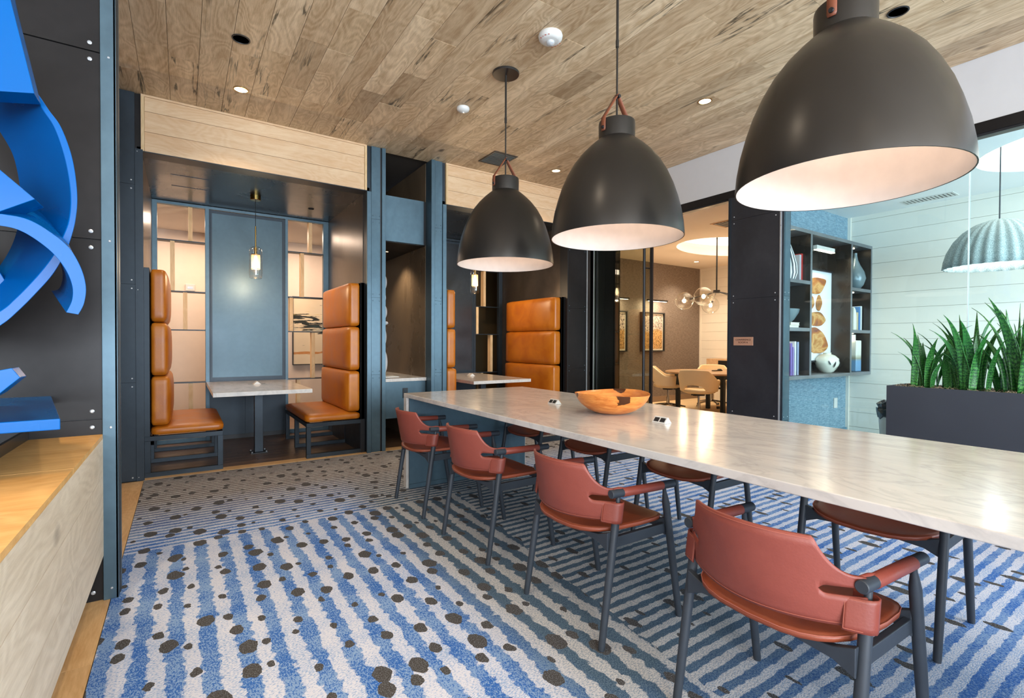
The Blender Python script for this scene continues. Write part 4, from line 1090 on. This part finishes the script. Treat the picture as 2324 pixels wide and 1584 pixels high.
for a,z,ln,tl in ((-115,.10,.075,.3),(-78,.12,.085,-.6),(-140,.12,.06,-.4),(-95,.07,.07,.9),(-60,.10,.06,.6)):
    g=[]
    for i in range(7):
        u=i/6; row=[]
        for s in (-1,0,1):
            zz=z+(u-.5)*ln*math.cos(tl)+s*.011*math.sin(math.pi*u)*math.sin(tl); aa=R(a)+((u-.5)*ln*math.sin(tl)+s*.011*math.sin(math.pi*u)*math.cos(tl))/.14
            r_=.1535*math.sqrt(max(.1,1-((zz-.12)/.135)**2))
            row.append(Vector((VX+math.cos(aa)*r_,2.725+math.sin(aa)*r_*.8,.8365+zz)))
        g.append(row)
    MB().quadgrid(g).build('brush_leaf',BLACK,t,solid=.003,soff=1)
def book(x,z,w,h_,col,label,y=2.68,d=.16,flat=False,grp='books on the display shelf'):
    t=thing('book',label,'book',(x,y,z),grp)
    cv=plain('cover_'+label.split()[0],col,.5,0,.02)
    if flat:
        MB().box(x-w/2,x+w/2,y,y+d,z+.001,z+.004).box(x-w/2,x+w/2,y,y+d,z+h_-.004,z+h_).box(x-w/2,x-w/2+.004,y,y+d,z+.001,z+h_).build('cover',cv,t); MB().box(x-w/2+.004,x+w/2-.004,y+.004,y+d-.004,z+.004,z+h_-.004).build('pages',VC,t)
    else:
        MB().box(x-w/2,x-w/2+.003,y,y+d,z+.001,z+h_).box(x+w/2-.003,x+w/2,y,y+d,z+.001,z+h_).box(x-w/2,x+w/2,y,y+.004,z+.001,z+h_).build('cover',cv,t); MB().box(x-w/2+.003,x+w/2-.003,y+.004,y+d-.004,z+.005,z+h_-.005).build('pages',VC,t)
z3,z2,z1_=1.8365,1.3395,.8365
book(X(1811),z3,.035,.285,sr(190,186,190),'pale grey book beside the red book in the top left bay')
book(X(1815.5),z3,.045,.30,sr(196,60,54),'tall red book in the top left bay')
book(X(1820),z3,.03,.29,sr(232,218,206),'cream book right of the red book in the top left bay',y=2.645)
book(X(1824),z3,.022,.285,sr(240,232,224),'thin white book at the right end of the top left bay',y=2.625)
book(X(1793),z1_,.035,.34,sr(124,100,170),'purple book in the bottom left bay')
book(X(1797.5),z1_,.02,.30,sr(150,130,190),'lilac book between the purple and white ones in the bottom left bay')
book(X(1802),z1_,.028,.36,sr(220,222,230),'tall white book in the middle of the bottom left bay')
book(X(1808),z1_,.035,.355,sr(150,158,184),'blue grey book at the right of the bottom left bay')
book(X(1799),z2,.20,.03,sr(226,216,196),'cream book lying flat at the bottom of the pair in the middle left bay',flat=True)
book(X(1801),z2+.0305,.18,.028,sr(240,232,214),'white book lying flat under the grey bowl',flat=True)
book(X(1943),z2,.02,.22,sr(214,196,160),'thin tan book in the middle right bay')
book(X(1947),z2,.03,.29,sr(84,132,186),'blue book in the middle right bay')
book(X(1951),z2,.028,.30,sr(232,236,240),'white book at the right of the middle right bay')
t=thing('striped_vase','tall white and black striped vase in the top left bay','vase',(X(1797),2.70,z3))
def stripes():
    n=N('striped_glaze'); p=n.obj(); x,y,z=n.xyz(p); a=n.math('ARCTAN2',y,x); s=n.math('SINE',n.math('ADD',n.math('MULTIPLY',a,16),n.math('MULTIPLY',z,6)))
    return n.set(n.mix(n.step(s,-.1,.1),sr(60,60,64),sr(236,236,234)),.4)
MB().lathe([(.001,.0),(.08,.0),(.105,.07),(.10,.16),(.07,.27),(.04,.36),(.03,.39),(.001,.39)],(X(1789),2.72,z3),32).build('vase_body',stripes(),t,smooth=True,loc=(X(1789),2.72,z3)).location=Vector((X(1789),2.72,z3))-t.location
GL=plain('grey_glaze',sr(122,140,146),.25,.2,.12,6)
t=thing('grey_bowl','grey leaf shaped bowl on flat books in the middle left bay','bowl',(X(1799),2.72,z2+.06))
MB().lathe([(.001,.0),(.05,.0),(.09,.03),(.15,.10),(.165,.14),(.155,.14),(.10,.05),(.001,.03)],(X(1795),2.735,z2+.0595),28,1,.6).build('bowl_body',GL,t,smooth=True,ang=60)
t=thing('bottle_vase','grey teardrop bottle vase in the top right bay','vase',(X(1946),2.73,z3))
MB().lathe([(.001,.0),(.05,.0),(.11,.06),(.14,.14),(.12,.22),(.07,.30),(.035,.37),(.024,.43),(.026,.455),(.018,.455),(.001,.44)],(X(1946),2.73,z3),32,.85,.8).build('vase_body',GL,t,smooth=True,ang=60)
t=thing('tall_jar','tall square white jar with blue base and gold dots in the bottom right bay','jar',(X(1942),2.72,z1_))
def jarm():
    n=N('dotted_jar'); x,y,z=n.xyz(n.pos()); c=n.ramp(n.step(z,.84,1.25),[(0,sr(110,150,186)),(.3,sr(110,150,186)),(.38,sr(150,146,120)),(.5,sr(214,212,200)),(1,sr(226,222,210))])
    v=n.vor(n.pos(),22,.1); return n.set(n.mix(n.step(v.outputs[0],.10,.14,1,0),c,sr(120,100,80)),.35)
MB().box(X(1936),X(1948),2.66,2.79,z1_+.001,1.215).build('jar_body',jarm(),t,bevel=.008)
MB().cyl((X(1940),2.72,1.214),(X(1940),2.72,1.285),.032,n=18).build('jar_neck',VC,t,smooth=True)
t=thing('agate_bookend','half round white agate bookend in the middle right bay','bookend',(X(1937),2.70,z2))
MB().prism([(X(1934),z2+.001),(X(1941),z2+.001),(X(1941),z2+.16),(X(1939),z2+.24),(X(1936.5),z2+.275),(X(1934),z2+.28)],'y',2.68,2.72).build('stone',VC,t,bevel=.006)
t=thing('wall_outlet','white outlet plate low on the blue grasscloth wall','outlet',(6.755,2.865,.44))
MB().box(6.715,6.80,2.858,2.8695,.375,.50).build('plate',WHITEP,t,bevel=.002)
# fluted pendant
t=thing('fluted_pendant','pale grey fluted dome pendant hanging in the glazed office','pendant lamp',(5.9,1.225,1.85))
def flut():
    n=N('felt_flutes'); p=n.pos(); nz=n.noise(p,160,2); return n.set(n.mix(n.step(nz,.4,.6),sr(150,164,162),sr(196,206,204)),.8)
FL=flut(); nn=168; mb=MB(); pr=[(0.02,.405),(.08,.398),(.16,.368),(.235,.31),(.295,.235),(.335,.15),(.356,.07),(.365,.0)]
g=[]
for r_,z in pr:
    row=[]
    for k in range(nn+1):
        a=2*math.pi*k/nn; w=1+.030*math.cos(a*28)*min(1,r_/.15)
        row.append(Vector((5.9+r_*w*math.cos(a),1.225+r_*w*math.sin(a),1.848+z)))
    g.append(row)
MB().quadgrid(g).build('shade',FL,t,smooth=True,solid=.006,soff=0,ang=180)
MB().cyl((5.9,1.225,2.25),(5.9,1.225,2.97),.005,n=8).build('cord',S_frame,t)
MB().ball((5.9,1.225,2.05),.05,.05,.06).build('bulb',emit('cool_bulb',(1,.95,.88,1),6),t,smooth=True)
point('office_bulb',(5.9,1.225,1.98),14,(1,.95,.9),.06)
t=thing('waste_bin','white tapered waste bin with a black liner left of the planter','bin',(5.28,1.72,0))
MB().lathe([(.12,0),(.155,.56),(.15,.56),(.116,.01),(.001,.01)],(5.28,1.72,0),24).build('bin_body',WHITEP,t,smooth=True,ang=40)
mb=MB(); rr=random.Random(3)
for k in range(2):
    pass
prf=[(.150,.50),(.166,.55),(.172,.585),(.15,.60),(.168,.63),(.15,.655),(.11,.60),(.10,.4)]
mb.lathe(prf,(5.28,1.72,0),26)
for v in mb.v:
    v.x+=rr.uniform(-.014,.014); v.y+=rr.uniform(-.014,.014); v.z+=rr.uniform(-.012,.02)
mb.build('bin_liner',plain('black_liner',sr(40,46,50),.3),t)

# ================================================================ CONFERENCE ROOM
t=thing('conference_table','round wood topped table with dark steel legs in the conference room','table',(7.45,5.0,0))
MB().lathe([(.001,.672),(.78,.672),(.80,.68),(.80,.70),(.001,.70)],(7.45,5.0,0),56).build('tabletop',wood('table_walnut',sr(150,116,84),sr(186,150,112),'x',.3),t,smooth=True,ang=30)
for sx_ in (-1,1):
    for sy_ in (-1,1): MB().box(7.45+sx_*.42-.03,7.45+sx_*.42+.03,5.0+sy_*.42-.03,5.0+sy_*.42+.03,0,.60).build('leg',S_frame,t,bevel=.003)
MB().box(6.99,7.91,4.54,5.46,.60,.671).build('apron',S_frame,t)
t=thing('conference_phone','small black device lying on the conference table','phone',(7.6,5.1,.70))
MB().box(7.50,7.72,5.04,5.10,.701,.715).ball((7.68,5.07,.718),.04,.04,.02).build('device_body',BLACK,t)
t=thing('globe_chandelier','black branching chandelier with clear glass globes over the conference table','chandelier',(7.5,5.02,2.77))
hub=Vector((7.5,5.02,2.05))
MB().cyl(hub,(7.5,5.02,2.96),.012,n=10).build('stem',BLACK,t,smooth=True)
MB().cyl(hub+Vector((0,0,-.03)),hub+Vector((0,0,.02)),.055,n=18).build('hub',BLACK,t,smooth=True)
for gp in ((7.2,5.44,1.905),(7.0,4.92,1.93),(7.92,5.42,1.86),(7.85,4.62,1.93),(7.35,4.55,1.90)):
    gp=Vector(gp); d=(gp-hub).normalized(); 
    a=MB().path([hub,gp-d*.16],.008,8).build('arm',BLACK,t)
    MB().cyl(gp-d*.175,gp-d*.09,.020,n=12).build('socket',BLACK,a)
    MB().ball(gp,.152,.152,.152,24,16).build('glass_globe',GLASSL,t,smooth=True)
    MB().ball(gp,.03,.03,.035,10,8).build('bulb',BULB,t,smooth=True)
    point('globe_bulb',gp+Vector((0,0,-.1)),5,(1,.66,.38),.006)
area('cove_glow_light',(7.55,4.85,2.93),(0,0,0),1.3,.9,11,(1,.70,.40))
for x,y,lab in ((8.359,6.041,'lit round ceiling light near the grey wall of the conference room'),(5.9,5.9,'lit ceiling light at the left of the conference room')):
    downlight(x,y,2.769,lab,True,.05,'conference room ceiling lights',60)
def art2():
    n=N('textured_print'); p=n.pos(); x,y,z=n.xyz(p)
    f=n.noise(n.map(p,(1,1,.8)),42,6,.8,.75)
    top=n.mix(n.step(f,.44,.52),sr(52,44,50),sr(206,190,178)); bot=n.mix(n.step(f,.42,.6),sr(110,84,40),sr(226,180,120))
    lim=n.math('ADD',n.math('MULTIPLY',n.noise(n.map(p,(1,0,0)),2.2,1),.25),1.30)
    return n.set(n.mix(n.step(n.math('SUBTRACT',z,lim),-.02,.03),bot,top),.6)
A2=art2()
for x0,x1,lab in ((7.39,8.06,'framed mottled print on the grey wall to the right, behind the door handle'),(6.30,6.99,'framed mottled print on the grey wall to the left, cut by the steel panel')):
    t=thing('framed_print',lab,'artwork',((x0+x1)/2,6.58,1.0),'framed prints on the grey wall')
    MB().box(x0+.02,x1-.02,6.575,6.595,1.03,1.76).build('print_mat',VC,t)
    MB().box(x0+.05,x1-.05,6.570,6.5745,1.06,1.73).build('print_image',A2,t)
    MB().box(x0,x0+.022,6.54,6.597,1.01,1.78).box(x1-.022,x1,6.54,6.597,1.01,1.78).box(x0,x1,6.54,6.597,1.01,1.032).box(x0,x1,6.54,6.597,1.758,1.78).build('frame',BLACK,t)
    l=thing('picture_light','black picture light over the %s'%lab.split(' on the')[0]+(' at right' if x0>7 else ' at left'),'picture light',((x0+x1)/2,6.42,2.0),'picture lights on the grey wall')
    cx=(x0+x1)/2-.05
    MB().box(cx-.29,cx+.29,6.40,6.43,1.985,2.015).build('housing',BLACK,l)
    MB().box(cx-.26,cx+.26,6.402,6.428,1.979,1.9845).build('led_strip',LEDW,l)
    MB().box(cx-.012,cx+.012,6.43,6.6,1.995,2.007).build('bracket',BLACK,l)
    area('picture_glow',(cx,6.42,1.96),(R(28),0,0),.5,.03,5,(1,.82,.6))
t=thing('side_cabinet','low oak cabinet against the shiplap wall of the conference room','cabinet',(9.1,5.6,0))
MB().box(8.95,9.26,4.7,6.21,.47,.86).build('body',OAK_X,t,bevel=.003)
MB().box(8.99,9.26,4.75,6.15,.0,.47).build('base',SHIP,t)
MB().box(8.93,8.95,4.8,5.93,.5,.83).build('dark_front',BLACK,t)
t=thing('wall_outlet','beige outlet plate low on the grey conference wall','outlet',(7.72,6.6,.58))
MB().box(7.68,7.76,6.588,6.599,.52,.64).build('plate',VC,t,bevel=.002)
def task_chair():
    t=thing('task_chair','','chair',(0,0,0),'cream swivel chairs at the conference table')
    g=[]; nu=40; nv=8
    for i in range(nu+1):
        a=-118+236*i/nu; r_=abs(a)
        hi=.775-.01*(r_/40)**2 if r_<42 else .762-(min(1,(r_-42)/38)**1.0)*(.14)*(1) 
        hi=max(.615-(max(0,r_-95)/23)**2*.05,hi)
        lo=(.515+.03*(1-(r_/30)**2)) if r_<30 else (.515-.075*min(1,(r_-30)/14))
        row=[]
        for j in range(nv+1):
            z=lo+(hi-lo)*j/nv; rad=.255+.05*((z-.44)/.33)
            row.append(Vector((-math.cos(R(a))*rad,math.sin(R(a))*rad,z)))
        g.append(row)
    MB().quadgrid(g).build('shell_back',BEIGE,t,smooth=True,solid=.035,soff=0,bevel=.01,ang=80)
    MB().lathe([(.001,.405),(.19,.405),(.235,.42),(.25,.445),(.235,.468),(.15,.478),(.001,.478)],(0,0,0),32).build('seat',BEIGE,t,smooth=True,ang=70)
    MB().cyl((0,0,.37),(0,0,.405),.09,n=16).box(-.02,.16,.09,.11,.365,.385).box(.12,.18,.085,.13,.345,.372).build('mechanism',BLACK,t)
    MB().cyl((0,0,.10),(0,0,.24),.028,n=16).cyl((0,0,.24),(0,0,.37),.017,n=14).build('gas_column',CHROME,t,smooth=True)
    for k in range(5):
        a=2*math.pi*k/5+.3; e=Vector((math.cos(a)*.30,math.sin(a)*.30,.075))
        l=MB().path([(0,0,.12),(e.x*.5,e.y*.5,.105),e],[.024,.018,.012],8).build('base_leg',CHROME,t,smooth=True)
        s=Vector((-math.sin(a),math.cos(a),0))
        MB().cyl(e+s*.022-Vector((0,0,.05)),e+s*.005-Vector((0,0,.05)),.025,n=12).cyl(e-s*.022-Vector((0,0,.05)),e-s*.005-Vector((0,0,.05)),.025,n=12).build('caster',BLACK,l)
    return t
tc=task_chair()
for i,(x,y,a,lab) in enumerate(((6.62,4.72,18,'cream swivel chair nearest the doorway, its back with a low opening toward the camera'),
   (7.02,5.62,-52,'cream swivel chair left of the table behind the door handle'),
   (8.15,5.52,215,'cream swivel chair on the far side of the conference table'),
   (7.02,4.18,62,'cream swivel chair half cut off by the steel pier'))):
    o=tc if i==0 else dup(tc)
    o.location=(x,y,0); o.rotation_euler=(0,0,R(a)); o['label']=lab
